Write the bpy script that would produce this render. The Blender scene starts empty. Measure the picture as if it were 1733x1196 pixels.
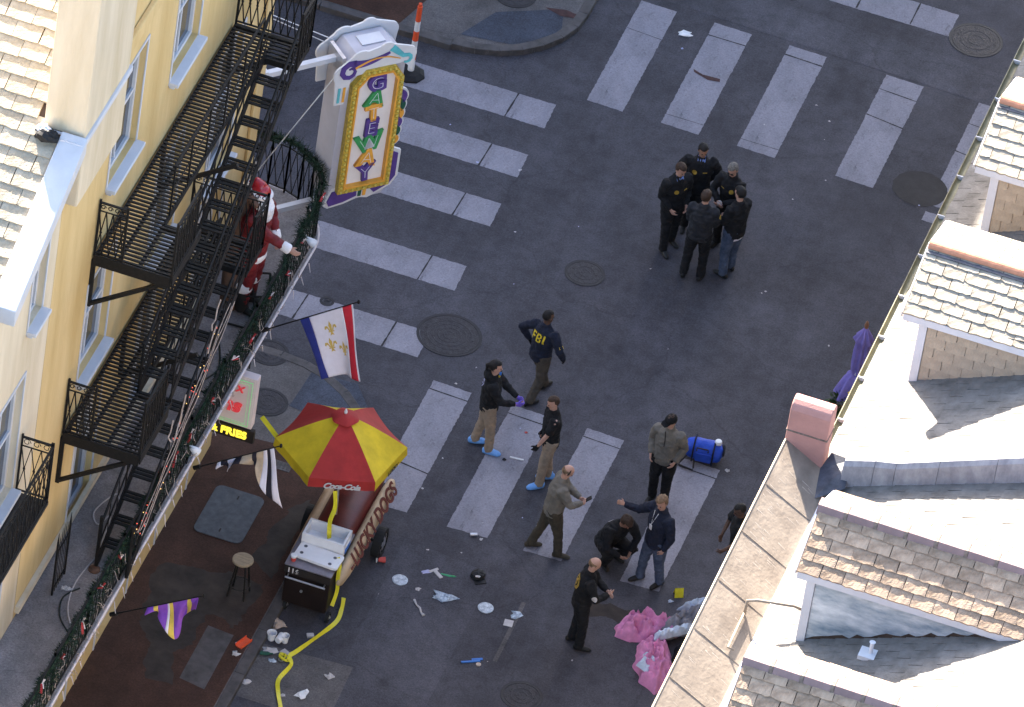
import bpy, bmesh, math, random
from mathutils import Vector, Matrix, noise
from mathutils.bvhtree import BVHTree
random.seed(11)
RAD = math.radians
V = Vector
sc = bpy.context.scene
col = sc.collection

# ------------------------------------------------------------------ camera, sky, sun, exposure
cam_d = bpy.data.cameras.new('camera')
cam = bpy.data.objects.new('camera', cam_d); col.objects.link(cam); sc.camera = cam
r_ = V((0.94174377, 0.31266269, 0.12393836)); d_ = V((0.29224763, -0.57833594, -0.76165535)); f_ = V((-0.1664632, 0.75350487, -0.6360192))
cam.matrix_world = Matrix(((r_.x, -d_.x, -f_.x, 24.96947966), (r_.y, -d_.y, -f_.y, -113.02573024),
                           (r_.z, -d_.z, -f_.z, 95.40287935), (0, 0, 0, 1)))
cam_d.lens = 331.627; cam_d.sensor_width = 36; cam_d.sensor_fit = 'HORIZONTAL'
cam_d.clip_start = 1; cam_d.clip_end = 3000

SUN = V((-0.48, 0.71, 0.465)).normalized()
w = bpy.data.worlds.new('World'); sc.world = w; w.use_nodes = True
nt = w.node_tree; nt.nodes.clear()
sky = nt.nodes.new('ShaderNodeTexSky'); sky.sky_type = 'NISHITA'; sky.sun_disc = False
sky.sun_elevation = math.asin(SUN.z); sky.sun_rotation = math.atan2(SUN.x, SUN.y)
sky.air_density = 1.0; sky.dust_density = 2.6; sky.ozone_density = 1.0
bg = nt.nodes.new('ShaderNodeBackground'); bg.inputs[1].default_value = 0.09
wo = nt.nodes.new('ShaderNodeOutputWorld')
nt.links.new(sky.outputs[0], bg.inputs[0]); nt.links.new(bg.outputs[0], wo.inputs[0])
sd = bpy.data.lights.new('sun', 'SUN'); sd.energy = 5.0; sd.angle = RAD(0.53); sd.color = (1.0, 0.90, 0.77)
so = bpy.data.objects.new('sun', sd); col.objects.link(so)
so.rotation_euler = SUN.to_track_quat('Z', 'Y').to_euler(); so.location = SUN * 60
sc.view_settings.view_transform = 'Standard'; sc.view_settings.look = 'None'
sc.view_settings.exposure = 2.95; sc.view_settings.gamma = 1.0; sc.view_settings.use_curve_mapping = False
sc.cycles.max_bounces = 8; sc.cycles.diffuse_bounces = 5
sc.cycles.use_denoising = True

# ------------------------------------------------------------------ materials
def lin(h):
    c = [int(h[i:i+2], 16)/255 for i in (0, 2, 4)]
    return tuple(x/12.92 if x <= .04045 else ((x+.055)/1.055)**2.4 for x in c)
MATS = {}
def M(name, c, rough=.75, var=.18, scale=5, bump=.15, bscale=45, metal=0., spec=.3, c2=None, rnd=0., emit=0., alpha=1., stretch=None, trans=0., detail=5):
    m = bpy.data.materials.new(name); m.use_nodes = True; MATS[name] = m
    if isinstance(c, str): c = lin(c)
    if isinstance(c2, str): c2 = lin(c2)
    n = m.node_tree.nodes; L = m.node_tree.links; p = n['Principled BSDF']
    p.inputs['Roughness'].default_value = rough; p.inputs['Metallic'].default_value = metal
    p.inputs['Specular IOR Level'].default_value = spec
    tc = n.new('ShaderNodeTexCoord'); src = tc.outputs['Object']
    if stretch:
        mp = n.new('ShaderNodeMapping'); mp.inputs['Scale'].default_value = stretch
        L.new(src, mp.inputs[0]); src = mp.outputs[0]
    nz = n.new('ShaderNodeTexNoise'); nz.inputs['Scale'].default_value = scale; nz.inputs['Detail'].default_value = detail
    nz.inputs['Roughness'].default_value = .65; L.new(src, nz.inputs['Vector'])
    rp = n.new('ShaderNodeValToRGB'); L.new(nz.outputs['Fac'], rp.inputs[0])
    a = tuple(max(0, x*(1-var)) for x in c); b = c2 if c2 else tuple(min(1, x*(1+var)) for x in c)
    rp.color_ramp.elements[0].position = .32; rp.color_ramp.elements[0].color = (*a, 1)
    rp.color_ramp.elements[1].position = .68; rp.color_ramp.elements[1].color = (*b, 1)
    out = rp.outputs[0]
    if rnd:
        oi = n.new('ShaderNodeObjectInfo'); mr = n.new('ShaderNodeMapRange')
        mr.inputs['To Min'].default_value = 1-rnd; mr.inputs['To Max'].default_value = 1+rnd
        L.new(oi.outputs['Random'], mr.inputs['Value'])
        hs = n.new('ShaderNodeHueSaturation'); L.new(mr.outputs[0], hs.inputs['Value']); L.new(out, hs.inputs['Color']); out = hs.outputs[0]
    L.new(out, p.inputs['Base Color'])
    if bump:
        nb = n.new('ShaderNodeTexNoise'); nb.inputs['Scale'].default_value = bscale; nb.inputs['Detail'].default_value = 4
        L.new(src, nb.inputs['Vector'])
        bp = n.new('ShaderNodeBump'); bp.inputs['Strength'].default_value = bump; bp.inputs['Distance'].default_value = .02
        L.new(nb.outputs['Fac'], bp.inputs['Height']); L.new(bp.outputs[0], p.inputs['Normal'])
    if emit:
        p.inputs['Emission Color'].default_value = (*c, 1); p.inputs['Emission Strength'].default_value = emit
    if alpha < 1: p.inputs['Alpha'].default_value = alpha
    if trans: p.inputs['Transmission Weight'].default_value = trans
    return m

def asphalt(name, base, paint=False):
    m = bpy.data.materials.new(name); m.use_nodes = True; MATS[name] = m
    n = m.node_tree.nodes; L = m.node_tree.links; p = n['Principled BSDF']
    tc = n.new('ShaderNodeTexCoord'); O = tc.outputs['Object']
    def nz(s, det=4, rough=.6, st=None):
        src = O
        if st:
            mp = n.new('ShaderNodeMapping'); mp.inputs['Scale'].default_value = st; L.new(O, mp.inputs[0]); src = mp.outputs[0]
        t = n.new('ShaderNodeTexNoise'); t.inputs['Scale'].default_value = s; t.inputs['Detail'].default_value = det
        t.inputs['Roughness'].default_value = rough; L.new(src, t.inputs['Vector']); return t.outputs['Fac']
    def ramp(src, a, b, p0=.35, p1=.65):
        r = n.new('ShaderNodeValToRGB'); L.new(src, r.inputs[0])
        r.color_ramp.elements[0].position = p0; r.color_ramp.elements[0].color = (a, a, a, 1) if not isinstance(a, tuple) else (*a, 1)
        r.color_ramp.elements[1].position = p1; r.color_ramp.elements[1].color = (b, b, b, 1) if not isinstance(b, tuple) else (*b, 1)
        return r.outputs[0]
    def mul(x, y):
        k = n.new('ShaderNodeMix'); k.data_type = 'RGBA'; k.blend_type = 'MULTIPLY'; k.inputs[0].default_value = 1
        L.new(x, k.inputs[6]); L.new(y, k.inputs[7]); return k.outputs[2]
    if paint:
        c = ramp(nz(1.6, 6, .7, (1, .6, 1)), tuple(x*.80 for x in base), tuple(x*1.12 for x in base))
        c = mul(c, ramp(nz(28, 5, .9), .70, 1.14, .3, .62))
        c = mul(c, ramp(nz(7, 6, .75), .72, 1.0, .30, .42))
        c = mul(c, ramp(nz(3.2, 8, .8, (1, .3, 1)), .36, 1.0, .33, .43))
    else:
        c = ramp(nz(.55, 5, .6), tuple(x*.78 for x in base), tuple(x*1.2 for x in base))
        c = mul(c, ramp(nz(90, 3, .8), .80, 1.18, .3, .7))
        c = mul(c, ramp(nz(30, 3, .9), .66, 1.36, .32, .68))
        c = mul(c, ramp(nz(3.5, 7, .75), .76, 1.10, .33, .6))
        c = mul(c, ramp(nz(240, 2, .9), .85, 1.35, .45, .78))
        c = mul(c, ramp(nz(2.0, 4, .6, (1, .16, 1)), .86, 1.06, .35, .6))
        # dark drips and gum stains
        vo = n.new('ShaderNodeTexVoronoi'); vo.inputs['Scale'].default_value = 1.3; L.new(O, vo.inputs['Vector'])
        c = mul(c, ramp(vo.outputs['Distance'], .78, 1.0, .03, .22))
        # hairline cracks
        v2 = n.new('ShaderNodeTexVoronoi'); v2.feature = 'DISTANCE_TO_EDGE'; v2.inputs['Scale'].default_value = .33
        wn = n.new('ShaderNodeTexNoise'); wn.inputs['Scale'].default_value = 1.4; wn.inputs['Detail'].default_value = 5; L.new(O, wn.inputs['Vector'])
        ad = n.new('ShaderNodeVectorMath'); ad.operation = 'MULTIPLY_ADD'; ad.inputs[1].default_value = (.8, .8, 0)
        L.new(wn.outputs['Color'], ad.inputs[0]); L.new(O, ad.inputs[2]); L.new(ad.outputs[0], v2.inputs['Vector'])
        c = mul(c, ramp(v2.outputs['Distance'], .80, 1.0, .001, .006))
    L.new(c, p.inputs['Base Color'])
    p.inputs['Roughness'].default_value = .82; p.inputs['Specular IOR Level'].default_value = .25
    bp = n.new('ShaderNodeBump'); bp.inputs['Strength'].default_value = .25; bp.inputs['Distance'].default_value = .006
    L.new(nz(120, 3, .7), bp.inputs['Height']); L.new(bp.outputs[0], p.inputs['Normal'])
    return m

asphalt('asphalt', (.0645, .0615, .0725))
asphalt('crossing_paint', (.245, .234, .268), paint=True)
asphalt('concrete_old', (.115, .105, .105))
asphalt('paving_red', (.062, .030, .021))
asphalt('patch', (.075, .072, .085))
asphalt('ramp_blue', (.058, .066, .090))
asphalt('balcony_floor', (.235, .215, .215))
M('kerb', (.075, .068, .068), var=.35, scale=4)
M('seam', (.022, .02, .022), var=.3)
M('iron_cover', (.036, .034, .040), rough=.6, var=.35, scale=14, bump=.5, bscale=60, metal=.3)
M('iron_ring', (.022, .021, .025), rough=.6)
M('plate_grey', (.085, .095, .110), var=.25, scale=9)
M('stain_red', (.052, .022, .022), var=.4, scale=9)
M('oil', (.034, .026, .022), var=.45, scale=3)
M('yellow_stucco', (.58, .395, .16), rough=.9, var=.16, scale=1.5, bump=.3, bscale=30, c2=(.64, .47, .235), stretch=(1, 1, .16), detail=8)
M('cream_stucco', (.60, .49, .33), rough=.9, var=.18, scale=1.6, bump=.3, bscale=30, c2=(.68, .58, .44), stretch=(1, 1, .16), detail=8)
M('white_trim', (.52, .52, .55), rough=.6, var=.06, scale=3, bump=.08)
M('pane', (.035, .042, .055), rough=.08, spec=.7, var=.3, scale=1, bump=0)
M('curtain', (.42, .42, .46), var=.25, scale=8, stretch=(1, 9, .3), bump=0)
M('iron', (.011, .010, .010), rough=.55, var=.4, scale=20, bump=.25, bscale=70, metal=.2)
M('iron_worn', (.020, .018, .017), rough=.5, var=.5, scale=16, bump=.3, bscale=70, metal=.2)
M('roof_tile', (.36, .30, .215), rough=.9, var=.16, scale=6, bump=.6, bscale=26, rnd=.12, c2=(.46, .40, .31))
M('main_slate', (.165, .152, .138), rough=.85, var=.25, scale=4, bump=.4, bscale=25, c2=(.22, .205, .19))
M('slate_pale', (.27, .232, .18), rough=.9, var=.18, scale=5, bump=.5, bscale=25, rnd=.10, c2=(.34, .30, .245))
M('slate_tan', (.295, .205, .140), rough=.9, var=.26, scale=7, bump=.7, bscale=22, rnd=.22, c2=(.39, .29, .21))
M('slate_gap', (.06, .042, .032), rough=.95, var=.3)
M('ridge_terracotta', (.42, .19, .115), rough=.85, var=.2, scale=5)
M('ridge_mauve', (.215, .150, .150), rough=.85, var=.2, scale=4, rnd=.12)
M('mortar', (.17, .135, .115), rough=.95, var=.4, scale=15)
M('cheek_brick', (.35, .285, .215), rough=.92, var=.14, scale=3, bump=.3, bscale=30, rnd=.03)
M('cheek_blue', (.19, .265, .33), rough=.7, var=.2, scale=2.0, c2=(.64, .66, .67), bump=.4, bscale=12, stretch=(.8, 1, 2.2), detail=7)
M('roof_metal', (.225, .182, .145), rough=.75, var=.24, scale=1.7, bump=.3, bscale=14, c2=(.30, .25, .20), stretch=(1.1, .8, 1))
M('scuff', (.42, .36, .30), rough=.8, var=.2, scale=9)
M('gutter_green', (.16, .15, .09), rough=.5, var=.3)
M('pink_stucco', (.42, .22, .19), rough=.9, var=.12, scale=2, bump=.3)
M('lead', (.060, .066, .085), rough=.45, var=.4, scale=6)
M('parapet_grey', (.30, .29, .32), rough=.9, var=.25, scale=3, c2=(.40, .385, .40), stretch=(2, 1, 1))
M('sign_white', (.40, .39, .44), rough=.45, var=.07, scale=3, bump=.06)
M('sign_face', (.58, .54, .53), rough=.4, var=.04, bump=0, emit=.02)
M('gold', (.55, .38, .06), rough=.4, var=.3, scale=18, bump=.2, metal=.25)
M('bulb', (.50, .38, .07), rough=.35, var=.15, bump=0)
M('purple', (.085, .045, .21), rough=.5, var=.12)
M('green', (.04, .26, .08), rough=.5, var=.12)
M('dark_green', (.012, .075, .05), rough=.5)
M('orange_gold', (.72, .34, .05), rough=.5, var=.12)
M('teal', (.10, .42, .46), rough=.5)
M('neon_white', (.72, .72, .74), rough=.3, var=.02, bump=0)
M('safety_orange', (.75, .10, .035), rough=.5, var=.1)
M('white_plastic', (.72, .72, .74), rough=.45, var=.06, scale=4, bump=.05)
M('clear_plastic', (.34, .39, .46), rough=.25, var=.4, scale=22, bump=.6, bscale=25, c2=(.60, .65, .72))
M('blue_bag', (.25, .36, .52), rough=.35, var=.5, scale=26, bump=.8, bscale=30, c2=(.62, .70, .80))
M('paper', (.47, .44, .44), rough=.85, var=.12, scale=10, bump=.3)
M('paper_tan', (.45, .36, .30), rough=.9, var=.2, scale=9, bump=.4)
M('litter_red', (.50, .07, .06), rough=.5); M('litter_blue', (.03, .16, .52), rough=.45)
M('litter_green', (.04, .30, .13), rough=.5); M('litter_black', (.012, .012, .014), rough=.6)
M('litter_lilac', (.42, .42, .62), rough=.6)
M('tape_yellow', (.66, .58, .03), rough=.4, var=.12, scale=9, bump=.1)
M('canopy_red', (.36, .028, .026), rough=.7, var=.22, scale=2.2, bump=.12, bscale=25)
M('canopy_yellow', (.62, .45, .022), rough=.7, var=.2, scale=2.2, bump=.12, bscale=25)
M('white_ink', (.58, .57, .58), rough=.6, var=.04, bump=0)
M('black_ink', (.02, .016, .015), rough=.6, bump=0)
M('maroon_ink', (.12, .03, .022), rough=.6, bump=0)
M('sausage', (.10, .013, .011), rough=.35, var=.22, scale=5, bump=.1)
M('bun', (.50, .37, .24), rough=.55, var=.14, scale=3, bump=.12)
M('cart_brown', (.013, .0075, .0065), rough=.45, var=.3, scale=5)
M('cart_top', (.20, .185, .215), rough=.45, var=.25, scale=5, metal=.3)
M('steel', (.55, .55, .58), rough=.3, metal=.8, var=.15)
M('rubber', (.012, .012, .013), rough=.75)
M('wood_top', (.30, .235, .155), rough=.6, var=.25, scale=7, stretch=(1, 5, 1))
M('flag_white', (.70, .66, .74), rough=.85, var=.06, bump=.1); M('flag_blue', (.025, .035, .20), rough=.85, var=.12)
M('flag_red', (.52, .025, .045), rough=.85, var=.1); M('flag_gold', (.58, .40, .10), rough=.8)
M('flag_black', (.02, .018, .028), rough=.85); M('flag_tan', (.45, .35, .25), rough=.85, var=.2)
M('flag_purple', (.22, .07, .42), rough=.85, var=.18, scale=6); M('flag_yellow', (.74, .52, .10), rough=.85, var=.12)
M('garland', (.006, .020, .010), rough=.85, var=.5, scale=14, c2=(.014, .040, .020))
M('ribbon_red', (.45, .03, .035), rough=.5); M('ribbon_white', (.66, .58, .57), rough=.6, var=.15, scale=10)
M('twig', (.42, .33, .28), rough=.8, var=.35, scale=15)
M('santa_red', (.15, .012, .014), rough=.55, var=.3, scale=6, bump=.3, bscale=20); M('santa_gloss', (.34, .012, .018), rough=.18, var=.12, spec=.6)
M('fur_white', (.76, .73, .74), rough=.95, var=.06, bump=.8, bscale=60)
M('antler', (.58, .50, .42), rough=.6); M('deer_brown', (.11, .06, .04), rough=.7, var=.3)
M('skin_light', (.46, .27, .21), rough=.55, var=.12, scale=12, bump=.1); M('skin_mid', (.30, .165, .115), rough=.55, var=.12, scale=12, bump=.1)
M('skin_dark', (.105, .058, .042), rough=.5, var=.15, scale=12, bump=.1)
M('hair_black', (.012, .010, .010), rough=.6, var=.4, scale=30, bump=.6, bscale=90); M('hair_brown', (.050, .028, .018), rough=.6, var=.45, scale=30, bump=.6, bscale=90)
M('hair_grey', (.13, .115, .10), rough=.65, var=.45, scale=30, bump=.6, bscale=90, c2=(.26, .24, .22)); M('hair_fair', (.20, .125, .075), rough=.6, var=.45, scale=30, bump=.6, bscale=90)
M('cloth_black', (.0085, .0085, .010), rough=.9, var=.35, scale=12, bump=.3, bscale=60, c2=(.014, .014, .017)); M('cloth_navy', (.012, .015, .030), rough=.9, var=.35, scale=12, bump=.3, bscale=60)
M('cloth_char', (.020, .021, .026), rough=.9, var=.35, scale=12, bump=.3, bscale=60); M('jeans', (.045, .062, .110), rough=.9, var=.3, scale=9, bump=.3, bscale=70, c2=(.085, .11, .17))
M('khaki', (.275, .205, .15), rough=.9, var=.16, scale=8, bump=.25, bscale=60); M('brown_trouser', (.062, .050, .040), rough=.9, var=.2, scale=9, bump=.25, bscale=60)
M('grey_fleece', (.155, .140, .122), rough=.95, var=.16, scale=7, bump=.5, bscale=70); M('olive_trouser', (.052, .042, .030), rough=.9, var=.2, scale=9, bump=.25)
M('shoe', (.014, .013, .013), rough=.55, var=.3); M('bootie', (.16, .36, .74), rough=.5, var=.12, scale=16, bump=.6, bscale=35)
M('glove_violet', (.17, .11, .55), rough=.45); M('shirt_blue', (.20, .29, .62), rough=.8, var=.08)
M('badge_gold', (.50, .33, .06), rough=.35, var=.2, metal=.3); M('lips', (.22, .07, .06), rough=.6)
M('bag_blue', (.016, .065, .44), rough=.55, var=.16, scale=8, bump=.3); M('pink_cloth', (.58, .215, .38), rough=.9, var=.16, scale=6, bump=.35, bscale=30)
M('grey_cloth', (.20, .19, .21), rough=.9, var=.3, scale=6, bump=.4); M('pale_cloth', (.46, .52, .62), rough=.9, var=.2, scale=9, bump=.4)
M('parasol_violet', (.21, .165, .44), rough=.8, var=.16, scale=6, bump=.3); M('parasol_wood', (.24, .11, .06), rough=.6)
M('leaf', (.022, .050, .014), rough=.7, var=.4, scale=10); M('pot', (.24, .10, .06), rough=.8)
M('neon_green', (.35, .85, .35), emit=.03, bump=0, var=.02); M('neon_red', (.62, .05, .06), emit=.06, bump=0, var=.02); M('neon_yellow', (.85, .65, .05), emit=.2, bump=0, var=.02)
M('neon_board', (.74, .62, .60), rough=.5, var=.05, bump=0); M('lamp_red', (.9, .12, .08), emit=.2, bump=0, var=.02); M('lamp_gold', (.95, .6, .2), emit=.2, bump=0, var=.02)
M('cable', (.015, .022, .022), rough=.6); M('cable_white', (.45, .43, .45), rough=.6)
M('brick_dark', (.15, .085, .065), rough=.9, var=.25, scale=3)

# ------------------------------------------------------------------ building helpers
ROOTM = {}
def thing(name, label, cat, loc=(0, 0, 0), rz=0, group=None):
    o = bpy.data.objects.new(name, None); col.objects.link(o); o.empty_display_size = .1
    o.location = loc; o.rotation_euler = (0, 0, rz); tag(o, label, cat, group)
    ROOTM[o.name] = Matrix.Translation(V(loc)) @ Matrix.Rotation(rz, 4, 'Z')
    return o
def tag(o, label, cat, group=None):
    o['label'] = label; o['category'] = cat
    if group: o['group'] = group
    return o
def struct(o): o['kind'] = 'structure'; return o
def frame(d, up=V((0, 0, 1))):
    d = V(d).normalized()
    if abs(d.dot(up)) > .98: up = V((0, 1, 0))
    s = d.cross(up).normalized(); u = s.cross(d).normalized()
    return d, s, u

class MB:
    def __init__(s): s.v = []; s.f = []; s.m = []
    def add(s, vs, fs, mi=0):
        b = len(s.v); s.v += [V(x) for x in vs]; s.f += [tuple(i+b for i in f) for f in fs]; s.m += [mi]*len(fs); return s
    def box(s, x0, x1, y0, y1, z0, z1, mi=0):
        return s.add([(x0, y0, z0), (x1, y0, z0), (x1, y1, z0), (x0, y1, z0), (x0, y0, z1), (x1, y0, z1), (x1, y1, z1), (x0, y1, z1)],
                     [(3, 2, 1, 0), (4, 5, 6, 7), (0, 1, 5, 4), (1, 2, 6, 5), (2, 3, 7, 6), (3, 0, 4, 7)], mi)
    def bar(s, p, q, wd, h=None, up=V((0, 0, 1)), mi=0):
        p, q = V(p), V(q); h = h or wd; d, a, u = frame(q-p, up)
        vs = [e + a*i*wd/2 + u*j*h/2 for e in (p, q) for i, j in ((-1, -1), (1, -1), (1, 1), (-1, 1))]
        return s.add(vs, [(0, 1, 2, 3), (7, 6, 5, 4), (4, 5, 1, 0), (5, 6, 2, 1), (6, 7, 3, 2), (7, 4, 0, 3)], mi)
    def tube(s, pts, rad, n=8, cap=True, mi=0):
        pts = [V(p) for p in pts]
        if not isinstance(rad, (list, tuple)): rad = [rad]*len(pts)
        vs = []; prev = None
        for i, p in enumerate(pts):
            t = (pts[min(i+1, len(pts)-1)] - pts[max(i-1, 0)])
            d, a, u = frame(t)
            if prev is not None:
                a = (prev - d*prev.dot(d)).normalized(); u = a.cross(d).normalized()
            prev = a
            for k in range(n):
                an = 2*math.pi*k/n; vs.append(p + (a*math.cos(an) + u*math.sin(an))*rad[i])
        fs = [(i*n+k, i*n+(k+1) % n, (i+1)*n+(k+1) % n, (i+1)*n+k) for i in range(len(pts)-1) for k in range(n)]
        if cap: fs += [tuple(range(n-1, -1, -1)), tuple((len(pts)-1)*n+k for k in range(n))]
        return s.add(vs, fs, mi)
    def lathe(s, prof, n=20, c=(0, 0, 0), axis=None, mi=0, ring=False):
        c = V(c)
        if axis is None: d, a, u = V((0, 0, 1)), V((1, 0, 0)), V((0, 1, 0))
        else: d, a, u = frame(axis); 
        vs = [c + d*z + (a*math.cos(2*math.pi*k/n) + u*math.sin(2*math.pi*k/n))*r for r, z in prof for k in range(n)]
        fs = [(i*n+k, i*n+(k+1) % n, (i+1)*n+(k+1) % n, (i+1)*n+k) for i in range(len(prof)-1) for k in range(n)]
        if ring: q = len(prof)-1; fs += [(q*n+k, q*n+(k+1) % n, (k+1) % n, k) for k in range(n)]
        else: fs += [tuple(range(n-1, -1, -1)), tuple((len(prof)-1)*n+k for k in range(n))]
        return s.add(vs, fs, mi)
    def ell(s, c, ax, n=12, m=8, mi=0):
        c = V(c); A, B, Cc = [V(x) for x in ax]
        vs = [c + Cc]; 
        for i in range(1, m):
            t = math.pi*i/m
            vs += [c + (A*math.cos(2*math.pi*k/n) + B*math.sin(2*math.pi*k/n))*math.sin(t) + Cc*math.cos(t) for k in range(n)]
        vs.append(c - Cc)
        fs = [(0, 1+k, 1+(k+1) % n) for k in range(n)]
        for i in range(m-2):
            fs += [(1+i*n+k, 1+(i+1)*n+k, 1+(i+1)*n+(k+1) % n, 1+i*n+(k+1) % n) for k in range(n)]
        b = 1+(m-2)*n; fs += [(b+k, len(vs)-1, b+(k+1) % n) for k in range(n)]
        return s.add(vs, fs, mi)
    def loft(s, pts, rad, side, n=14, capr=.6, mi=0):
        """elliptical tube along pts, rad = (across, deep) at each point, rounded ends"""
        pts = [V(p) for p in pts]; R2 = [(x, x) if not isinstance(x, tuple) else x for x in rad]
        P = []; Q = []
        d0 = (pts[0]-pts[1]).normalized(); d1 = (pts[-1]-pts[-2]).normalized()
        for an in (80, 50, 25):
            c_, s_ = math.cos(RAD(an)), math.sin(RAD(an)); P.append(pts[0]+d0*min(R2[0])*capr*s_); Q.append((R2[0][0]*c_, R2[0][1]*c_))
        P += pts; Q += R2
        for an in (25, 50, 80):
            c_, s_ = math.cos(RAD(an)), math.sin(RAD(an)); P.append(pts[-1]+d1*min(R2[-1])*capr*s_); Q.append((R2[-1][0]*c_, R2[-1][1]*c_))
        vs = []
        for i, p in enumerate(P):
            t = (P[min(i+1, len(P)-1)] - P[max(i-1, 0)]).normalized()
            a = V(side); a = a - t*a.dot(t)
            if a.length < .05: a = V((0, 0, 1)) - t*t.z
            a.normalize(); b = t.cross(a)
            vs += [p + a*math.cos(2*math.pi*k/n)*Q[i][0] + b*math.sin(2*math.pi*k/n)*Q[i][1] for k in range(n)]
        fs = [(i*n+k, i*n+(k+1) % n, (i+1)*n+(k+1) % n, (i+1)*n+k) for i in range(len(P)-1) for k in range(n)]
        fs += [tuple(range(n-1, -1, -1)), tuple((len(P)-1)*n+k for k in range(n))]
        return s.add(vs, fs, mi)
    def mesh(s, name):
        me = bpy.data.meshes.new(name); me.from_pydata([tuple(v) for v in s.v], [], s.f); me.update()
        return me
    def build(s, name, mat, parent=None, world=True, bevel=0, smooth=False, kind=None, origin=None):
        vs = s.v
        if parent is not None and world:
            mi = ROOTM[parent.name].inverted(); s.v = [mi @ v for v in vs]
        off = None
        if origin is not None:
            off = V(origin); s.v = [v - off for v in s.v]
        me = s.mesh(name)
        bm = bmesh.new(); bm.from_mesh(me); bmesh.ops.recalc_face_normals(bm, faces=bm.faces); 
        bm.to_mesh(me); bm.free()
        mats = mat if isinstance(mat, (list, tuple)) else [mat]
        for m in mats: me.materials.append(MATS[m])
        if len(mats) > 1: me.polygons.foreach_set('material_index', s.m)
        if smooth: me.polygons.foreach_set('use_smooth', [True]*len(me.polygons))
        o = bpy.data.objects.new(name, me); col.objects.link(o)
        if off is not None: o.location = off
        if parent is not None:
            o.parent = parent; ROOTM[o.name] = ROOTM[parent.name] @ (Matrix.Translation(off) if off is not None else Matrix())
        else: ROOTM[o.name] = Matrix.Translation(off) if off is not None else Matrix()
        if bevel:
            b = o.modifiers.new('bevel', 'BEVEL'); b.width = bevel; b.segments = 2; b.limit_method = 'ANGLE'
        if kind: o['kind'] = kind
        return o
def inst(name, me, parent, M4):
    o = bpy.data.objects.new(name, me); col.objects.link(o); o.parent = parent; o.matrix_local = ROOTM[parent.name].inverted() @ M4
    return o
def mat4(o, x, y, z):
    m = Matrix((x, y, z)).transposed().to_4x4(); m.translation = V(o); return m

def text_mesh(s, size=1, ext=.005, shear=0, spacing=1.0, align='CENTER', bevel=0, offset=0):
    cu = bpy.data.curves.new('lettering', 'FONT'); cu.body = s; cu.size = size; cu.extrude = ext; cu.shear = shear
    cu.space_character = spacing; cu.align_x = align; cu.align_y = 'CENTER'; cu.bevel_depth = bevel; cu.offset = offset
    o = bpy.data.objects.new('lettering', cu); col.objects.link(o)
    dg = bpy.context.evaluated_depsgraph_get(); me = bpy.data.meshes.new_from_object(o.evaluated_get(dg))
    bpy.data.objects.remove(o); bpy.data.curves.remove(cu); return me
def place_text(name, s, size, parent, o, x, y, mat, **k):
    me = text_mesh(s, size, **k); me.materials.clear(); me.materials.append(MATS[mat])
    x = V(x).normalized(); y = V(y).normalized(); z = x.cross(y)
    return inst(name, me, parent, mat4(o, x, y, z))

def solid(name, mb, mat, parent, voxel=.015, smooth=4, wr=0, wf=9, seed=0, flat0=False):
    me = mb.mesh(name); o = bpy.data.objects.new(name, me); col.objects.link(o)
    rm = o.modifiers.new('r', 'REMESH'); rm.mode = 'VOXEL'; rm.voxel_size = voxel
    if smooth:
        sm = o.modifiers.new('s', 'SMOOTH'); sm.factor = .5; sm.iterations = smooth
    dg = bpy.context.evaluated_depsgraph_get(); m2 = bpy.data.meshes.new_from_object(o.evaluated_get(dg)); m2.name = name
    bpy.data.objects.remove(o); bpy.data.meshes.remove(me)
    if wr:
        off = V((seed*3.7, seed*1.3, seed*2.1)); ns = [v.normal.copy() for v in m2.vertices]
        for v, n in zip(m2.vertices, ns):
            p = v.co
            a = noise.noise(V((p.x*wf, p.y*wf, p.z*wf*1.8)) + off); b = noise.noise(p*wf*2.6 + off)
            v.co = p + n*wr*((1-2*abs(a))*.7 + b*.5)
    if flat0:
        for v in m2.vertices: v.co.z = max(v.co.z, .002)
    m2.polygons.foreach_set('use_smooth', [True]*len(m2.polygons)); m2.materials.clear(); m2.materials.append(MATS[mat])
    o = bpy.data.objects.new(name, m2); col.objects.link(o); o.parent = parent
    return o

def sheet(name, poly, z, mat, thick=0, parent=None):
    """flat polygon at height z (a slab down to z-thick when thick)"""
    mb = MB(); n = len(poly)
    vs = [(x, y, z) for x, y in poly]; fs = [tuple(range(n))]
    if thick:
        vs += [(x, y, z-thick) for x, y in poly]; fs += [(i, n+i, n+(i+1) % n, (i+1) % n) for i in range(n)]
    mb.add(vs, fs); return mb.build(name, mat, parent)
def arc(cx, cy, r, a0, a1, n=14): return [(cx+r*math.cos(RAD(a0+(a1-a0)*i/n)), cy+r*math.sin(RAD(a0+(a1-a0)*i/n))) for i in range(n+1)]

# ================================================================== GROUND AND STREET
struct(sheet('ground', [(-400, -400), (400, -400), (400, 400), (-400, 400)], -.06, 'asphalt'))
struct(sheet('road', [(-40, -40), (40, -40), (40, 60), (-40, 60)], 0, 'asphalt'))
# lighter trench patches in the asphalt
struct(sheet('road_patch', [(-1.9, 9.95), (9, 9.6), (9, 10.5), (-1.9, 10.85)], .003, 'patch'))
struct(sheet('road_patch', [(.1, -12), (1.5, -12), (1.4, -5.2), (-.1, -5.0)], .003, 'patch'))
struct(sheet('road_patch', [(-1.3, -9.6), (.2, -9.6), (.15, -8.2), (-1.28, -8.3)], .0032, 'concrete_old'))
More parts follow.
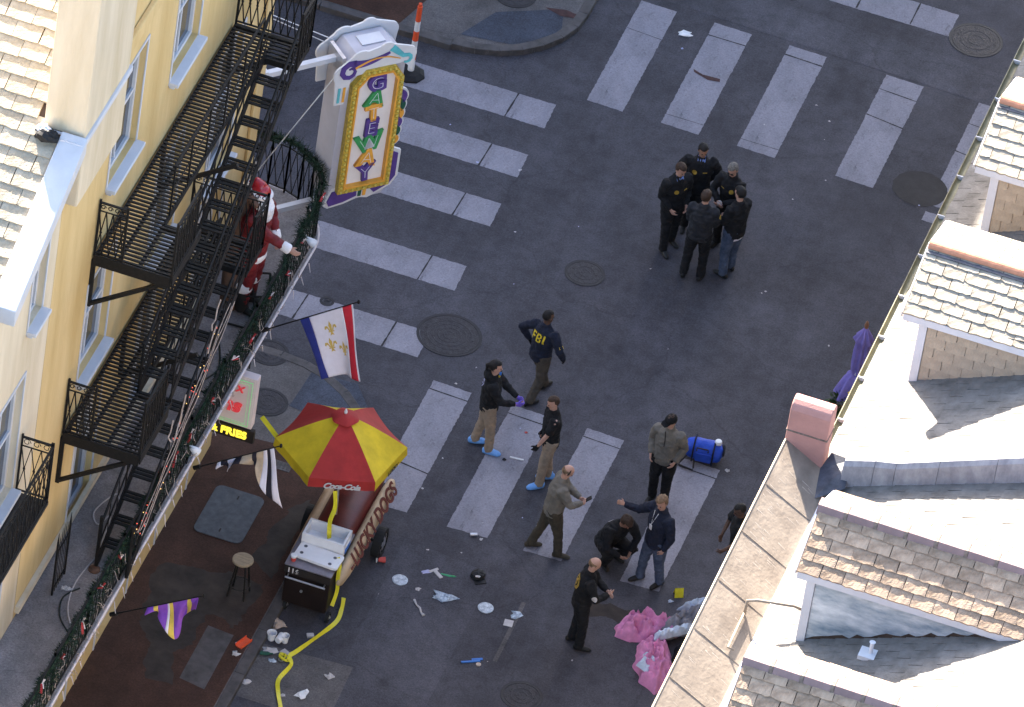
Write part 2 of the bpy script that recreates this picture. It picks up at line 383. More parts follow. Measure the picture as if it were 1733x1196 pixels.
# pavements
SWP = [(-30, -40), (-1.27, -40)] + arc(-3.27, -3.75, 2.0, 0, 90) + [(-30, -1.75)]
NWP = [(-30, 6.95)] + arc(-3.4, 8.8, 1.8, -90, 0) + [(-1.6, 60), (-30, 60)]
pav = struct(sheet('pavement_southwest', SWP, .10, 'concrete_old', .16))
pan = struct(sheet('pavement_northwest', NWP, .10, 'concrete_old', .16))
pae = struct(sheet('pavement_southeast', [(6.0, -40), (30, -40), (30, -1.6), (8, -1.6)] + arc(8, -3.6, 2, 90, 180)[1:], .10, 'concrete_old', .16))
paq = struct(sheet('pavement_northeast', [(6.0, 60)] + arc(8, 9, 2, 180, 270) + [(30, 7), (30, 60)], .10, 'concrete_old', .16))
# kerb stones
def kerb(parent, pts, wd=.16):
    seg = []
    for a, b in zip(pts[:-1], pts[1:]):
        n = max(1, round((V(b)-V(a)).length/1.1)); seg += [(V(a).lerp(V(b), i/n), V(a).lerp(V(b), (i+1)/n)) for i in range(n)]
    for a, b in seg:
        d = (b-a).normalized(); nrm = V((-d.y, d.x))*wd
        if (a+nrm - V((parent['cx'], parent['cy']))).length > (a - V((parent['cx'], parent['cy']))).length: nrm = -nrm
        g = d*.006
        mb = MB(); q = [a+g, b-g, b-g+nrm, a+g+nrm]; o_ = -nrm*.06
        q = [q[0]+o_, q[1]+o_, q[2], q[3]]
        mb.add([(p.x, p.y, z) for z in (-.05, .112) for p in q], [(3, 2, 1, 0), (4, 5, 6, 7), (0, 1, 5, 4), (1, 2, 6, 5), (2, 3, 7, 6), (3, 0, 4, 7)])
        mb.build('kerb_stone', 'kerb', parent, bevel=.012)
pav['cx'], pav['cy'] = -9., -12.; pan['cx'], pan['cy'] = -12., 20.
kerb(pav, [(-1.27, -12.5), (-1.27, -3.75)] + arc(-3.27, -3.75, 2.0, 0, 90, 7) + [(-6, -1.75)])
kerb(pan, [(-8, 6.95), (-3.4, 6.95)] + arc(-3.4, 8.8, 1.8, -90, 0, 7) + [(-1.6, 12)])
for k in ('cx', 'cy'):
    del pav[k]; del pan[k]
struct(sheet('pavement_paving', [(-3.6, -40), (-1.45, -40), (-1.45, -4.3), (-1.9, -3.95), (-2.6, -3.9), (-3.6, -4.0)], .104, 'paving_red'))
struct(sheet('pavement_paving', [(-8, 7.12), (-4.35, 7.12), (-4.15, 7.9), (-3.9, 10.4), (-8, 10.4)], .104, 'paving_red'))
struct(sheet('kerb_ramp', [(-2.75, -2.95), (-1.85, -3.05), (-1.6, -2.45), (-1.95, -1.95), (-2.7, -2.0)], .105, 'ramp_blue'))
struct(sheet('kerb_ramp', [(-3.35, 7.3), (-2.4, 7.45), (-1.85, 8.15), (-2.0, 8.75), (-3.0, 8.15)], .105, 'ramp_blue'))
struct(sheet('pavement_slab', [(-2.15, -8.40), (-1.72, -8.44), (-1.71, -9.80), (-2.14, -9.72)], .108, 'concrete_old')).data.materials[0] = MATS['kerb']
# dark grime on the paving
def ragged(poly, amp=.09, seed=1, step=.07):
    q = []
    for a, b in zip(poly, poly[1:]+poly[:1]):
        a, b = V(a), V(b); n = max(1, int((b-a).length/step))
        for k in range(n):
            p = a.lerp(b, k/n); w_ = V((noise.noise(V((p.x*2.1, p.y*2.1, seed))), noise.noise(V((p.x*2.1, p.y*2.1, seed+7)))))*2.2 + V((noise.noise(V((p.x*9, p.y*9, seed))), noise.noise(V((p.x*9, p.y*9, seed+3)))))
            q.append(tuple(p+w_*amp))
    return q
struct(sheet('grime', ragged([(-3.3, -7.3), (-2.5, -7.15), (-1.75, -7.1), (-1.68, -8.2), (-2.3, -8.25), (-2.32, -9.8), (-2.6, -9.9), (-2.9, -9.0), (-3.2, -8.4)]), .1062, 'oil'))
struct(sheet('grime', ragged([(-1.66, -4.9), (-1.62, -7.0), (-2.1, -6.6), (-1.95, -5.3)], .05, 4), .1064, 'oil'))


def stripe(poly, joints, lab):
    """a worn crossing bar with the pavement joints that cut it"""
    t = thing('crossing_stripe', lab, 'road marking', (sum(p[0] for p in poly)/4, sum(p[1] for p in poly)/4, 0), group='painted bars of the crossings')
    mb = MB(); n = 18; ring = []
    for i in range(4):
        a, b = V((*poly[i], .004)), V((*poly[(i+1) % 4], .004))
        m = max(2, int((b-a).length/.045))
        for k in range(m):
            p = a.lerp(b, k/m)
            if k: p += V((random.uniform(-1, 1), random.uniform(-1, 1), 0))*.007
            ring.append(p)
    mb.add(ring, [tuple(range(len(ring)))]); mb.build('bar', 'crossing_paint', t)
    for a, b, wd in joints:
        m2 = MB(); A, B = V((*a, .0065)), V((*b, .0065)); d = (B-A).normalized(); s = V((-d.y, d.x, 0))*wd/2
        L_, R_ = [], []
        for k in range(9):
            p = A.lerp(B, k/8); j = random.uniform(.5, 1.2); L_.append(p+s*j); R_.append(p-s*j)
        m2.add(L_+R_[::-1], [tuple(range(18))]); m2.build('joint', 'seam', t)
# near crossing over the main street
for x0, x1, sh, lab in ((-.92, -.27, 0, 'painted bar beside the hot dog cart in the near crossing'), (.40, 1.06, 0, 'painted bar under the woman in the black hoodie'),
                        (1.66, 2.28, 0, 'painted bar under the man in the grey jacket with a phone'), (3.25, 3.88, 0, 'painted bar under the man in jeans, reaching the blue bag'),
                        (4.6, 5.2, 0, 'painted bar partly under the roof edge in the near crossing')):
    stripe([(x0, -1.2), (x1, -1.22), (x1, -4.42), (x0, -4.45)], [((x0, -1.42), (x1, -1.45), .025)] + ([((x0, -3.3), (x1, -3.4), .03)] if x0 < 0 else []), lab)
# far crossing
for x0, x1, js, lab in ((-.93, -.30, [((-.93, 8.9), (-.3, 8.85), .012)], 'painted bar nearest the curved corner in the far crossing'),
                        (.36, 1.02, [((.36, 9.35), (1.02, 9.35), .028), ((.36, 7.0), (1.02, 7.0), .012)], 'painted bar with a red-brown streak in the far crossing'),
                        (1.68, 2.34, [((1.68, 9.45), (2.34, 9.42), .03), ((1.68, 6.95), (2.34, 6.95), .014)], 'painted bar behind the huddle of officers'),
                        (3.38, 4.04, [((3.38, 9.3), (4.04, 9.25), .025), ((3.38, 8.55), (4.04, 8.45), .035)], 'painted bar with a broad joint in the far crossing'),
                        (5.0, 5.66, [((5.0, 9.1), (5.66, 9.05), .015), ((5.0, 8.3), (5.66, 8.2), .03)], 'painted bar partly hidden by the tiled dormer roof')):
    stripe([(x0, 9.72), (x1, 9.70), (x1, 6.72), (x0, 6.74)], js, lab)
stripe([(5.0, 6.55), (5.7, 6.5), (5.7, 6.25), (5.0, 6.3)], [], 'short painted remnant beside a round dark patch')
# side crossing over the cross street
for i, (y0, y1) in enumerate(((5.70, 6.38), (4.28, 4.92), (2.87, 3.51), (1.06, 1.74), (-.78, -.10))):
    stripe([(-3.95, y0), (-1.33, y0), (-1.35, y1), (-3.95, y1)], [((-2.02+.02*i, y0), (-2.0+.02*i, y1), .03)] + ([((-3.45, y0), (-3.42, y1), .03)] if i == 4 else []),
           ['painted bar behind the tall letter sign, by the striped post', 'painted bar beside the lower half of the letter sign', 'painted bar beside the foot of the letter sign',
            'painted bar running under the curved balcony corner', 'painted bar with a small dark valve lid, beside the large manhole'][i])
for x0, x1, lab in ((-6.5, 4.03, 'long stop line above the far crossing'), (5.22, 9, 'stop line beyond the round dark patch')):
    stripe([(x0, 11.22), (x1, 11.2), (x1, 11.85), (x0, 11.88)], [((xx, 11.22), (xx, 11.85), .03) for xx in (.9, 2.4, 3.35) if x0 < xx < x1], lab)
# faint old lane line
struct(sheet('lane_line', [(2.02, -5.6), (2.09, -5.6), (2.11, -7.1), (2.04, -7.1)], .004, 'concrete_old'))
struct(sheet('lane_line', [(1.2, -8.0), (1.27, -8.0), (1.28, -12), (1.21, -12)], .004, 'patch'))

def manhole(x, y, r, lab, z=0, style=0):
    t = thing('manhole_cover', lab, 'manhole', (x, y, z))
    MB().lathe([(r, .001), (r, .009), (r-.05, .009), (r-.05, .001)], 40, ring=True).build('ring', 'iron_ring', t, world=False)
    mb = MB().lathe([(r-.055, .001), (r-.055, .008), (0.001, .008)], 40)
    lid = mb.build('lid', 'iron_cover', t, world=False)
    for k in range(1, 5 if style == 0 else 3):
        rr = (r-.08)*k/(5 if style == 0 else 3)
        MB().lathe([(rr+.014, .007), (rr+.010, .0105), (rr-.010, .0105), (rr-.014, .007)], 32, ring=True).build('rib', 'iron_cover', lid, world=False)
    for k in range(2):
        MB().box(-.02, .02, -.01, .01, .010, .013).build('pick_hole', 'iron_ring', lid, world=False).location = ((r-.14)*(1 if k else -1), .02, 0)
manhole(-1.05, -.03, .53, 'large round manhole cover between the side crossing and the open street')
manhole(.43, 2.45, .33, 'small round manhole cover alone in the open street', style=1)
manhole(2.70, -7.66, .33, 'round manhole cover near the roof edge and the pink cloth', style=1)
manhole(4.48, 11.32, .46, 'dark round cover interrupting the stop line', style=1)
manhole(-2.86, 8.75, .36, 'round cover on the curved corner pavement', z=.10, style=1)
manhole(-3.47, -1.86, .32, 'dark round cover under the balcony, above the flag', style=1, z=.10)
manhole(-3.10, -3.02, .34, 'dark round cover beside the lit food sign', style=1, z=.10)
manhole(-3.09, -.13, .12, 'small dark valve lid on the painted bar', style=1)
t = thing('asphalt_patch', 'round patch of darker asphalt beside the dormer roof', 'road patch', (4.75, 7.06, 0))
mb = MB(); pts = [(.46*math.cos(a)*(1+random.uniform(-.03, .03)), .46*math.sin(a)*(1+random.uniform(-.03, .03)), .0045) for a in [2*math.pi*i/40 for i in range(40)]]
mb.add(pts, [tuple(range(40))]); mb.build('fill', 'seam', t, world=False)

t = thing('utility_plate', 'large grey rounded access plate in the dark red paving', 'cover plate', (-2.73, -5.83, .10))
def rrect(hx, hy, r, n=6):
    return [(cx+r*math.cos(RAD(a+90*i/n)), cy+r*math.sin(RAD(a+90*i/n))) for cx, cy, a in ((hx-r, hy-r, 0), (-hx+r, hy-r, 90), (-hx+r, -hy+r, 180), (hx-r, -hy+r, 270)) for i in range(n+1)]
def slab(mb, poly, z0, z1, mi=0):
    n = len(poly)
    return mb.add([(x, y, z1) for x, y in poly]+[(x, y, z0) for x, y in poly], [tuple(range(n)), tuple(range(2*n-1, n-1, -1))]+[(i, n+i, n+(i+1) % n, (i+1) % n) for i in range(n)], mi)
slab(MB(), rrect(.40, .60, .12), .004, .02).build('plate', 'plate_grey', t, world=False, bevel=.004)
for yy in (-.42, .42): MB().box(-.012, .012, yy-.04, yy+.04, .018, .024).build('lifting_slot', 'black_ink', t, world=False)
t = thing('cast_plate', 'small embossed metal plate set in the pavement by the drooping flag', 'cover plate', (-2.39, -4.37, .10))
MB().box(-.17, .17, -.10, .10, .004, .014).build('plate', 'concrete_old', t, world=False, bevel=.003)
for i in range(5): MB().box(-.14+.06*i, -.105+.06*i, -.06, .06, .013, .019).build('raised_mark', 'kerb', t, world=False)
# red-brown and dark stains
def stain(poly, lab, mat='stain_red', z=.0085):
    o = sheet('stain', poly, z, mat); o['kind'] = 'structure'; return o
stain([(.42, 8.35), (.60, 8.28), (.90, 8.30), (.92, 8.22), (.72, 8.18), (.45, 8.28)], '')
stain([(-2.3, 8.65), (-1.95, 8.75), (-1.72, 8.70), (-1.75, 8.60), (-2.0, 8.55)], '', z=.107)
stain(ragged([(2.75, -5.2), (3.3, -4.95), (3.6, -5.0), (3.5, -5.4), (3.0, -5.5)], .06, 5), '', 'oil', .0042)

# ------------------------------------------------------------------ loose things on the street
def blob(mb, c, rx, ry, rz, amp=.25, f=3, seed=0, n=14, m=9):
    b = MB().ell((0, 0, 0), ((1, 0, 0), (0, 1, 0), (0, 0, 1)), n, m)
    for v in b.v:
        k = 1 + amp*(.6*noise.noise(v*f + V((seed*5.1, seed*2.3, seed))) + .8*(.5-abs(noise.noise(v*f*1.9 + V((seed, seed*3.3, 1))))))
        v *= k
    mb.add([(c[0]+v.x*rx, c[1]+v.y*ry, c[2]+max(v.z, -.6)*rz) for v in b.v], b.f); return mb
def litter(name, lab, cat, x, y, z0, shape, mat, rz=0, group=None):
    t = thing(name, lab, cat, (x, y, z0), rz, group); mb = MB(); shape(mb); o = mb.build(name+'_body', mat, t, world=False)
    return t
def crumple(rx, ry, rz, seed, amp=.45, f=2.6):
    """creased scrap: a low, angular sheet folded over itself"""
    def g(mb):
        q = random.Random(seed*7+1); n, m_ = 11, 6; b = MB().ell((0, 0, 0), ((1, 0, 0), (0, 1, 0), (0, 0, 1)), n, m_)
        lob = [q.uniform(.55, 1.25) for _ in range(n)]
        for v in b.v:
            a = int((math.atan2(v.y, v.x)/(2*math.pi) % 1)*n); k = lob[a]*q.uniform(.72, 1.2)
            mb_v = V((v.x*k*rx*1.1, v.y*k*ry*1.1, max(.003, (v.z*.55+.42)*rz*q.uniform(.45, 1.25)))); v[:] = mb_v
        mb.add(b.v, b.f)
    return g
def cup(r, h, fallen=False):
    def g(mb):
        prof = [(r*.72, 0), (r, h), (r+.004, h), (r+.004, h-.012), (r*.9, h-.012), (r*.66, .01)]
        mb.lathe(prof, 16, (0, 0, .001) if not fallen else (0, 0, r), None if not fallen else (1, .3, .02))
    return g
litter('plastic_bag', 'blue-white crumpled plastic bag, the larger one on the asphalt', 'bag', .90, -6.05, 0, crumple(.19, .12, .06, 3), 'blue_bag', .3)
litter('plastic_bag', 'small blue crumpled plastic bag beside a white square card', 'bag', 2.05, -5.94, 0, crumple(.09, .08, .045, 9), 'blue_bag', .3)
litter('food_container', 'flat clear round food container left of the white straps', 'litter', .15, -5.98, 0, lambda mb: mb.lathe([(.12, .002), (.125, .02), (.10, .028), (.001, .02)], 24), 'clear_plastic')
litter('food_container', 'flat clear round food container near the white square card', 'litter', 1.56, -6.0, 0, lambda mb: mb.lathe([(.12, .002), (.125, .02), (.10, .028), (.001, .02)], 24), 'clear_plastic')
litter('card', 'small white square card on the asphalt', 'litter', 1.99, -6.17, 0, lambda mb: mb.box(-.07, .07, -.075, .075, .004, .012), 'paper', .12)
t = thing('wrapper', 'white T-shaped wrapper beside a lilac scrap and green strip', 'litter', (.62, -5.57, 0), .9)
MB().box(-.03, .03, -.12, .06, .004, .02).build('stem', 'paper', t, world=False); MB().box(-.09, .07, .06, .10, .004, .022).build('crossbar', 'paper', t, world=False)
litter('scrap', 'lilac scrap of plastic left of the white T-shaped wrapper', 'litter', .45, -5.62, 0, crumple(.08, .035, .02, 5), 'litter_lilac', .6)
litter('strip', 'bright green plastic strip on the asphalt', 'litter', .83, -5.53, 0, crumple(.11, .028, .02, 8), 'litter_green', .1)
litter('cap', 'black crumpled cap with a pale badge on the asphalt', 'cap', 1.22, -5.36, 0, lambda mb: (blob(mb, (0, 0, .05), .11, .10, .07, .3, 2, 2), mb.box(-.09, .09, -.17, -.07, .004, .02)), 'litter_black', .6)
litter('scrap', 'pale wrapper stuck on the black cap', 'litter', 1.24, -5.44, .085, crumple(.045, .035, .02, 4), 'paper', .3)
t = thing('napkin', 'twisted cream napkin trailing on the asphalt', 'litter', (.62, -6.48, 0))
MB().tube([(-.12, .16, .012), (-.05, .06, .02), (.02, .02, .015), (.07, -.08, .02), (.13, -.12, .015)], [.022, .012, .018, .014, .03], 7).build('twist', 'paper', t, world=False)
litter('scrap', 'round cream scrap above the twisted napkin', 'litter', .47, -6.05, 0, crumple(.04, .05, .02, 6), 'paper')
t = thing('plastic_strips', 'bright blue plastic strips with a small tan disc beside them', 'litter', (1.75, -7.27, 0), .55)
MB().box(-.16, .14, -.018, .012, .004, .022).build('arm', 'litter_blue', t, world=False); MB().box(.02, .19, .02, .06, .004, .018).build('arm', 'litter_blue', t, world=False)
MB().lathe([(.04, .002), (.04, .012), (.001, .012)], 14, (.10, -.07, 0)).build('coin', 'paper_tan', t, world=False)
t = thing('paper_cup', 'red and white drink cup lying beside the cart wheel', 'cup', (-.30, -5.72, 0), .2)
MB().lathe([(.035, 0), (.048, .11), (.001, .11)], 16, (0, 0, .048), (1, .2, .02)).build('cup_body', 'litter_red', t, world=False)
MB().lathe([(.05, 0), (.05, .015), (.001, .02)], 16, (-.02, 0, .048), (-1, -.2, .0)).build('lid', 'white_plastic', t, world=False)
litter('paper_bag', 'crumpled brown paper bag at the kerb behind the cart', 'bag', -1.22, -7.82, 0, crumple(.17, .11, .10, 7, .3), 'paper_tan', .2)
for i, (x, y, r) in enumerate(((-1.20, -8.15, .075), (-1.08, -8.22, .07), (-.99, -8.12, .06))):
    litter('foam_cup', ['upright white foam cup, first of the pile at the kerb', 'white foam cup in the middle of the pile at the kerb', 'white foam cup at the road side of the kerb pile'][i], 'cup', x, y, 0, cup(r, .14, i == 1), 'white_plastic', i, 'foam cups piled at the kerb')
litter('paper_wad', 'cream crushed wrapper in front of the foam cups', 'litter', -1.12, -8.42, 0, crumple(.13, .07, .06, 12), 'paper', .4)
litter('paper_wad', 'white carton flap lying by the foam cups', 'litter', -.88, -8.38, 0, lambda mb: mb.box(-.09, .09, -.055, .055, .004, .03), 'paper', -.5)
litter('bottle', 'dark green bottle lying among the kerb litter', 'bottle', -1.24, -8.56, 0, lambda mb: mb.lathe([(.03, 0), (.032, .12), (.012, .16), (.012, .2)], 12, (0, 0, .033), (1, .4, 0)), 'dark_green')
litter('paper_wad', 'blue and white crushed packet by the green bottle', 'litter', -1.02, -8.62, 0, crumple(.05, .045, .04, 15), 'blue_bag', .4)
litter('food_tray', 'red paper food tray on the paving beside the kerb', 'tray', -1.52, -8.55, .106, lambda mb: (mb.box(-.05, .05, -.13, .13, 0, .02), mb.box(-.06, -.05, -.13, .13, 0, .05), mb.box(.05, .06, -.13, .13, 0, .05)), 'safety_orange', -.35)
litter('paper_wad', 'white crushed napkin beside the red food tray', 'litter', -1.56, -8.84, .106, crumple(.07, .05, .04, 18), 'paper', .9)
litter('paper_wad', 'white crushed napkin at the kerb below the food tray', 'litter', -1.23, -9.25, 0, crumple(.08, .06, .05, 20), 'paper', .9)
litter('paper_cup', 'pale crushed cup left of the tape on the asphalt', 'cup', -.10, -8.58, 0, crumple(.075, .06, .05, 21), 'paper', .2)
litter('paper_wad', 'white crushed bag at the lower end of the yellow tape', 'litter', -.34, -9.15, 0, crumple(.085, .11, .06, 23), 'white_plastic', .2)
litter('paper_wad', 'tiny white scrap left of the crushed bag by the tape', 'litter', -.62, -9.28, 0, crumple(.045, .03, .02, 24), 'paper', .2)
litter('carton', 'small white carton under the cart end', 'litter', -.68, -7.82, 0, lambda mb: mb.box(-.055, .055, -.04, .04, 0, .035), 'paper', .5)
litter('can', 'crushed silver can at the end of a painted bar', 'can', .80, -4.50, 0, lambda mb: mb.lathe([(.03, 0), (.033, .11), (.001, .112)], 12, (0, 0, .033), (1, .5, 0)), 'steel')
litter('scrap', 'white scrap beside the crushed can', 'litter', .98, -4.50, 0, crumple(.03, .03, .025, 26), 'paper')
litter('rag', 'white and violet rag between the far painted bars', 'litter', .0, 9.2, 0, crumple(.13, .07, .03, 27, .7, 3), 'white_plastic', .3)
litter('stick', 'flat white stick on the painted bar by the black-shirted man', 'litter', .88, -2.42, .006, lambda mb: mb.box(-.11, .11, -.017, .017, 0, .012), 'white_ink', .12)
litter('scrap', 'dark crumpled scrap beside the flat white stick', 'litter', .71, -2.52, .006, crumple(.035, .03, .02, 28), 'cloth_char')
litter('scrap', 'red bottle cap on the painted bar', 'litter', .82, -1.75, .006, crumple(.03, .025, .012, 29), 'litter_red')
litter('paper_wad', 'white crumpled ball beside the blue wheeled bag', 'litter', 3.99, -1.18, 0, crumple(.035, .035, .03, 30), 'paper')
litter('evidence_marker', 'small folded yellow marker on the asphalt by the pink cloth', 'marker', 4.18, -4.36, 0, lambda mb: mb.add([(-.07, -.06, 0), (.07, -.06, 0), (.07, 0, .15), (-.07, 0, .15), (-.07, .06, 0), (.07, .06, 0), (-.07, -.052, 0), (.07, -.052, 0), (.07, 0, .14), (-.07, 0, .14)], [(0, 1, 2, 3), (3, 2, 5, 4), (6, 9, 8, 7)]), 'tape_yellow', .5)
litter('scrap', 'pale blue glove beside the yellow marker', 'litter', 4.12, -4.55, 0, crumple(.06, .035, .02, 31), 'pale_cloth', .3)
random.seed(5)
for i in range(46):   # specks of paper
    x, y = random.uniform(-2.9, 5), random.uniform(-9.5, 9)
    zz = .106 if x < -1.4 and y < -3.9 else 0.0
    if zz == 0 and x < -1.0 and not (-.5 < y < 6): continue
    s = random.uniform(.008, .022)
    litter('paper_scrap', 'tiny pale paper scrap on the street', 'litter', x, y, zz+.005, crumple(s, s*random.uniform(.5, 1.4), s*.5, i), 'paper' if i % 4 else 'litter_lilac', i, 'tiny paper scraps strewn over the street')

# heap of cloth at the roof edge
def heap(name, lab, outline, h, mat, seed, cat='cloth', z0=.004, f=6.5):
    cx = sum(p[0] for p in outline)/len(outline); cy = sum(p[1] for p in outline)/len(outline)
    ol = []
    for i in range(len(outline)):
        a, b = V(outline[i]), V(outline[(i+1) % len(outline)])
        ol += [a.lerp(b, k/9) for k in range(9)]
    n = len(ol); vs = []; rings = 26
    for j in range(rings+1):
        q = j/rings
        for p in ol:
            e = p + V((noise.noise(V((p.x*6, p.y*6, seed)))*.05, noise.noise(V((p.x*6, p.y*6, seed+9)))*.05))*q
            x, y = cx+(e.x-cx)*q, cy+(e.y-cy)*q
            fold = 1-2*abs(noise.noise(V((x*f+y*2, y*f*.6-x*2, seed*3.1)))) ; f2 = noise.noise(V((x*11, y*11, seed)))
            f3 = 1-2*abs(noise.noise(V((x*f*1.7-y*3, y*f*1.5+x*4, seed*1.7)))); z = h*(1-q**4)*(.25+.55*fold+.35*max(0, f3)+.15*f2) + .012*(1-q)
            vs.append((x, y, z0+max(z, .004*(1-q))))
    fs = [(j*n+k, j*n+(k+1) % n, (j+1)*n+(k+1) % n, (j+1)*n+k) for j in range(rings) for k in range(n)]
    t = thing(name, lab, cat, (cx, cy, 0)); mb = MB(); mb.add(vs, fs); mb.build('fabric', mat, t, smooth=True); return t
heap('pink_blanket', 'bright pink crumpled blanket lying on the street at the roof edge', [(3.50, -5.55), (3.62, -5.2), (3.85, -5.0), (4.2, -5.12), (4.52, -5.0), (4.45, -5.35), (4.1, -5.6), (3.85, -5.75), (3.6, -5.72)], .30, 'pink_cloth', 2, 'blanket')
heap('pink_blanket', 'pink blanket spilling down beside the black bundle', [(4.05, -5.55), (4.35, -5.5), (4.62, -6.0), (4.72, -6.5), (4.55, -6.75), (4.25, -6.55), (4.05, -6.2), (3.95, -5.85)], .30, 'pink_cloth', 6, 'blanket')
heap('grey_jacket', 'grey and white striped jacket draped across the pink blankets', [(4.15, -5.35), (4.3, -5.0), (4.55, -4.65), (4.95, -4.55), (4.85, -4.95), (4.55, -5.35), (4.3, -5.6)], .24, 'grey_cloth', 4, 'jacket', .09)
heap('white_cloth', 'pale blue-white strip of cloth along the grey jacket', [(4.15, -5.62), (4.35, -5.4), (4.75, -5.15), (4.78, -5.28), (4.45, -5.55), (4.25, -5.75)], .14, 'pale_cloth', 7, 'cloth', .2)
heap('pale_towel', 'pale towel bunched above the grey jacket', [(4.28, -4.86), (4.45, -4.6), (4.72, -4.45), (4.75, -4.6), (4.5, -4.8)], .15, 'pale_cloth', 10, 'cloth', .14)
heap('black_bundle', 'black cloth bundle beside the pink blanket at the roof edge', [(4.5, -5.6), (4.75, -5.3), (5.2, -5.2), (5.2, -6.3), (4.8, -6.4), (4.6, -6.0)], .25, 'cloth_black', 12, 'bundle')
heap('pale_rag', 'pale blue rag lying on the lower pink blanket', [(4.15, -6.1), (4.3, -6.0), (4.4, -6.25), (4.3, -6.45), (4.12, -6.4)], .12, 'pale_cloth', 14, 'cloth', .16)

# blue wheeled bag
t = thing('wheeled_bag', 'bright blue wheeled duffel bag with black handle on the asphalt', 'bag', (3.55, -1.10, 0), .12)
mb = MB(); mb.loft([(-.25, 0, .20), (-.15, 0, .21), (.15, 0, .21), (.25, 0, .20)], [(.15, .15), (.17, .18), (.17, .18), (.15, .15)], (0, 1, 0), 16, .35)
solid('bag_body', mb, 'bag_blue', t, .018, 3, .008, 7, 3)
MB().box(-.12, .14, -.185, -.165, .10, .26).build('pocket', 'bag_blue', t, world=False, bevel=.02)
MB().tube([(-.10, -.19, .32), (-.10, -.22, .40), (.08, -.22, .40), (.08, -.19, .32)], .012, 8).build('grab_handle', 'black_ink', t, world=False)
for xx in (-.16, .16): MB().tube([(xx, -.185, .08), (xx, -.17, .34), (xx, 0, .405), (xx, .17, .34)], .014, 6).build('strap', 'cloth_navy', t, world=False)
MB().tube([(-.24, -.10, .12), (-.33, -.24, .05), (-.33, -.30, .05), (-.10, -.36, .05), (-.10, -.30, .06), (-.12, -.16, .12)], .014, 8).build('pull_handle', 'black_ink', t, world=False)
for xx in (-.2, .2): MB().lathe([(.045, -.02), (.045, .02)], 14, (xx, .14, .045), (1, 0, 0)).build('wheel', 'rubber', t, world=False)
MB().lathe([(.055, 0), (.06, .03), (.05, .06), (.001, .065)], 14, (.20, .02, .375)).build('white_roll', 'white_plastic', t, world=False)
for s_ in (1,): MB().lathe([(.09, -.03), (.10, 0), (.09, .03)], 16, (.29, .03, .25), (1, 0, .1)).build('end_patch', 'cloth_navy', t, world=False)

# striped delineator post
t = thing('delineator_post', 'orange and white striped post on a black rubber foot', 'post', (-3.78, 6.02, 0))
MB().lathe([(.25, 0), (.25, .04), (.17, .09), (.07, .11), (.001, .11)], 8).build('rubber_foot', 'rubber', t, world=False)
zz = .11
for i in range(6):
    h = (.22, .2, .2, .2, .2, .3)[i]
    MB().lathe([(.055-.002*i, zz), (.053-.002*i, zz+h), (.001, zz+h)], 16).build('band', 'safety_orange' if i % 2 else 'white_plastic', t, world=False); zz += h
MB().lathe([(.03, zz), (.03, zz+.06), (.001, zz+.06)], 12).build('knob', 'safety_orange', t, world=False)

# wooden bar stool
t = thing('bar_stool', 'round wooden stool standing on the dark red paving', 'stool', (-1.98, -7.5, .104))
MB().lathe([(.15, .66), (.165, .675), (.165, .70), (.155, .71), (.001, .71)], 24).build('seat', 'wood_top', t, world=False, smooth=False)
for k in range(4):
    a = RAD(45+90*k); MB().tube([(.10*math.cos(a), .10*math.sin(a), .66), (.19*math.cos(a), .19*math.sin(a), 0)], .016, 8).build('leg', 'iron_worn', t, world=False)
MB().tube([(.165*math.cos(RAD(a)), .165*math.sin(RAD(a)), .2) for a in range(0, 361, 30)], .01, 6).build('foot_ring', 'iron_worn', t, world=False)

# ================================================================== LEFT CORNER BUILDING
XF, YC = -3.55, -4.4          # street face and corner
def wall_x(mb, x, y0, y1, z0, z1, holes, depth=.18, sgn=-1):
    """wall face in the plane x with openings and their reveals going to x+sgn*depth"""
    ys = sorted({y0, y1, *[h[0] for h in holes], *[h[1] for h in holes]}); zs = sorted({z0, z1, *[h[2] for h in holes], *[h[3] for h in holes]})
    for a, b in zip(ys[:-1], ys[1:]):
        for c, d in zip(zs[:-1], zs[1:]):
            if any(h[0] <= a and b <= h[1] and h[2] <= c and d <= h[3] for h in holes): continue
            mb.add([(x, a, c), (x, b, c), (x, b, d), (x, a, d)], [(0, 1, 2, 3)])
    for a, b, c, d in holes:
        e = x+sgn*depth
        mb.add([(x, a, c), (x, b, c), (x, b, d), (x, a, d), (e, a, c), (e, b, c), (e, b, d), (e, a, d)], [(0, 1, 5, 4), (1, 2, 6, 5), (2, 3, 7, 6), (3, 0, 4, 7)])
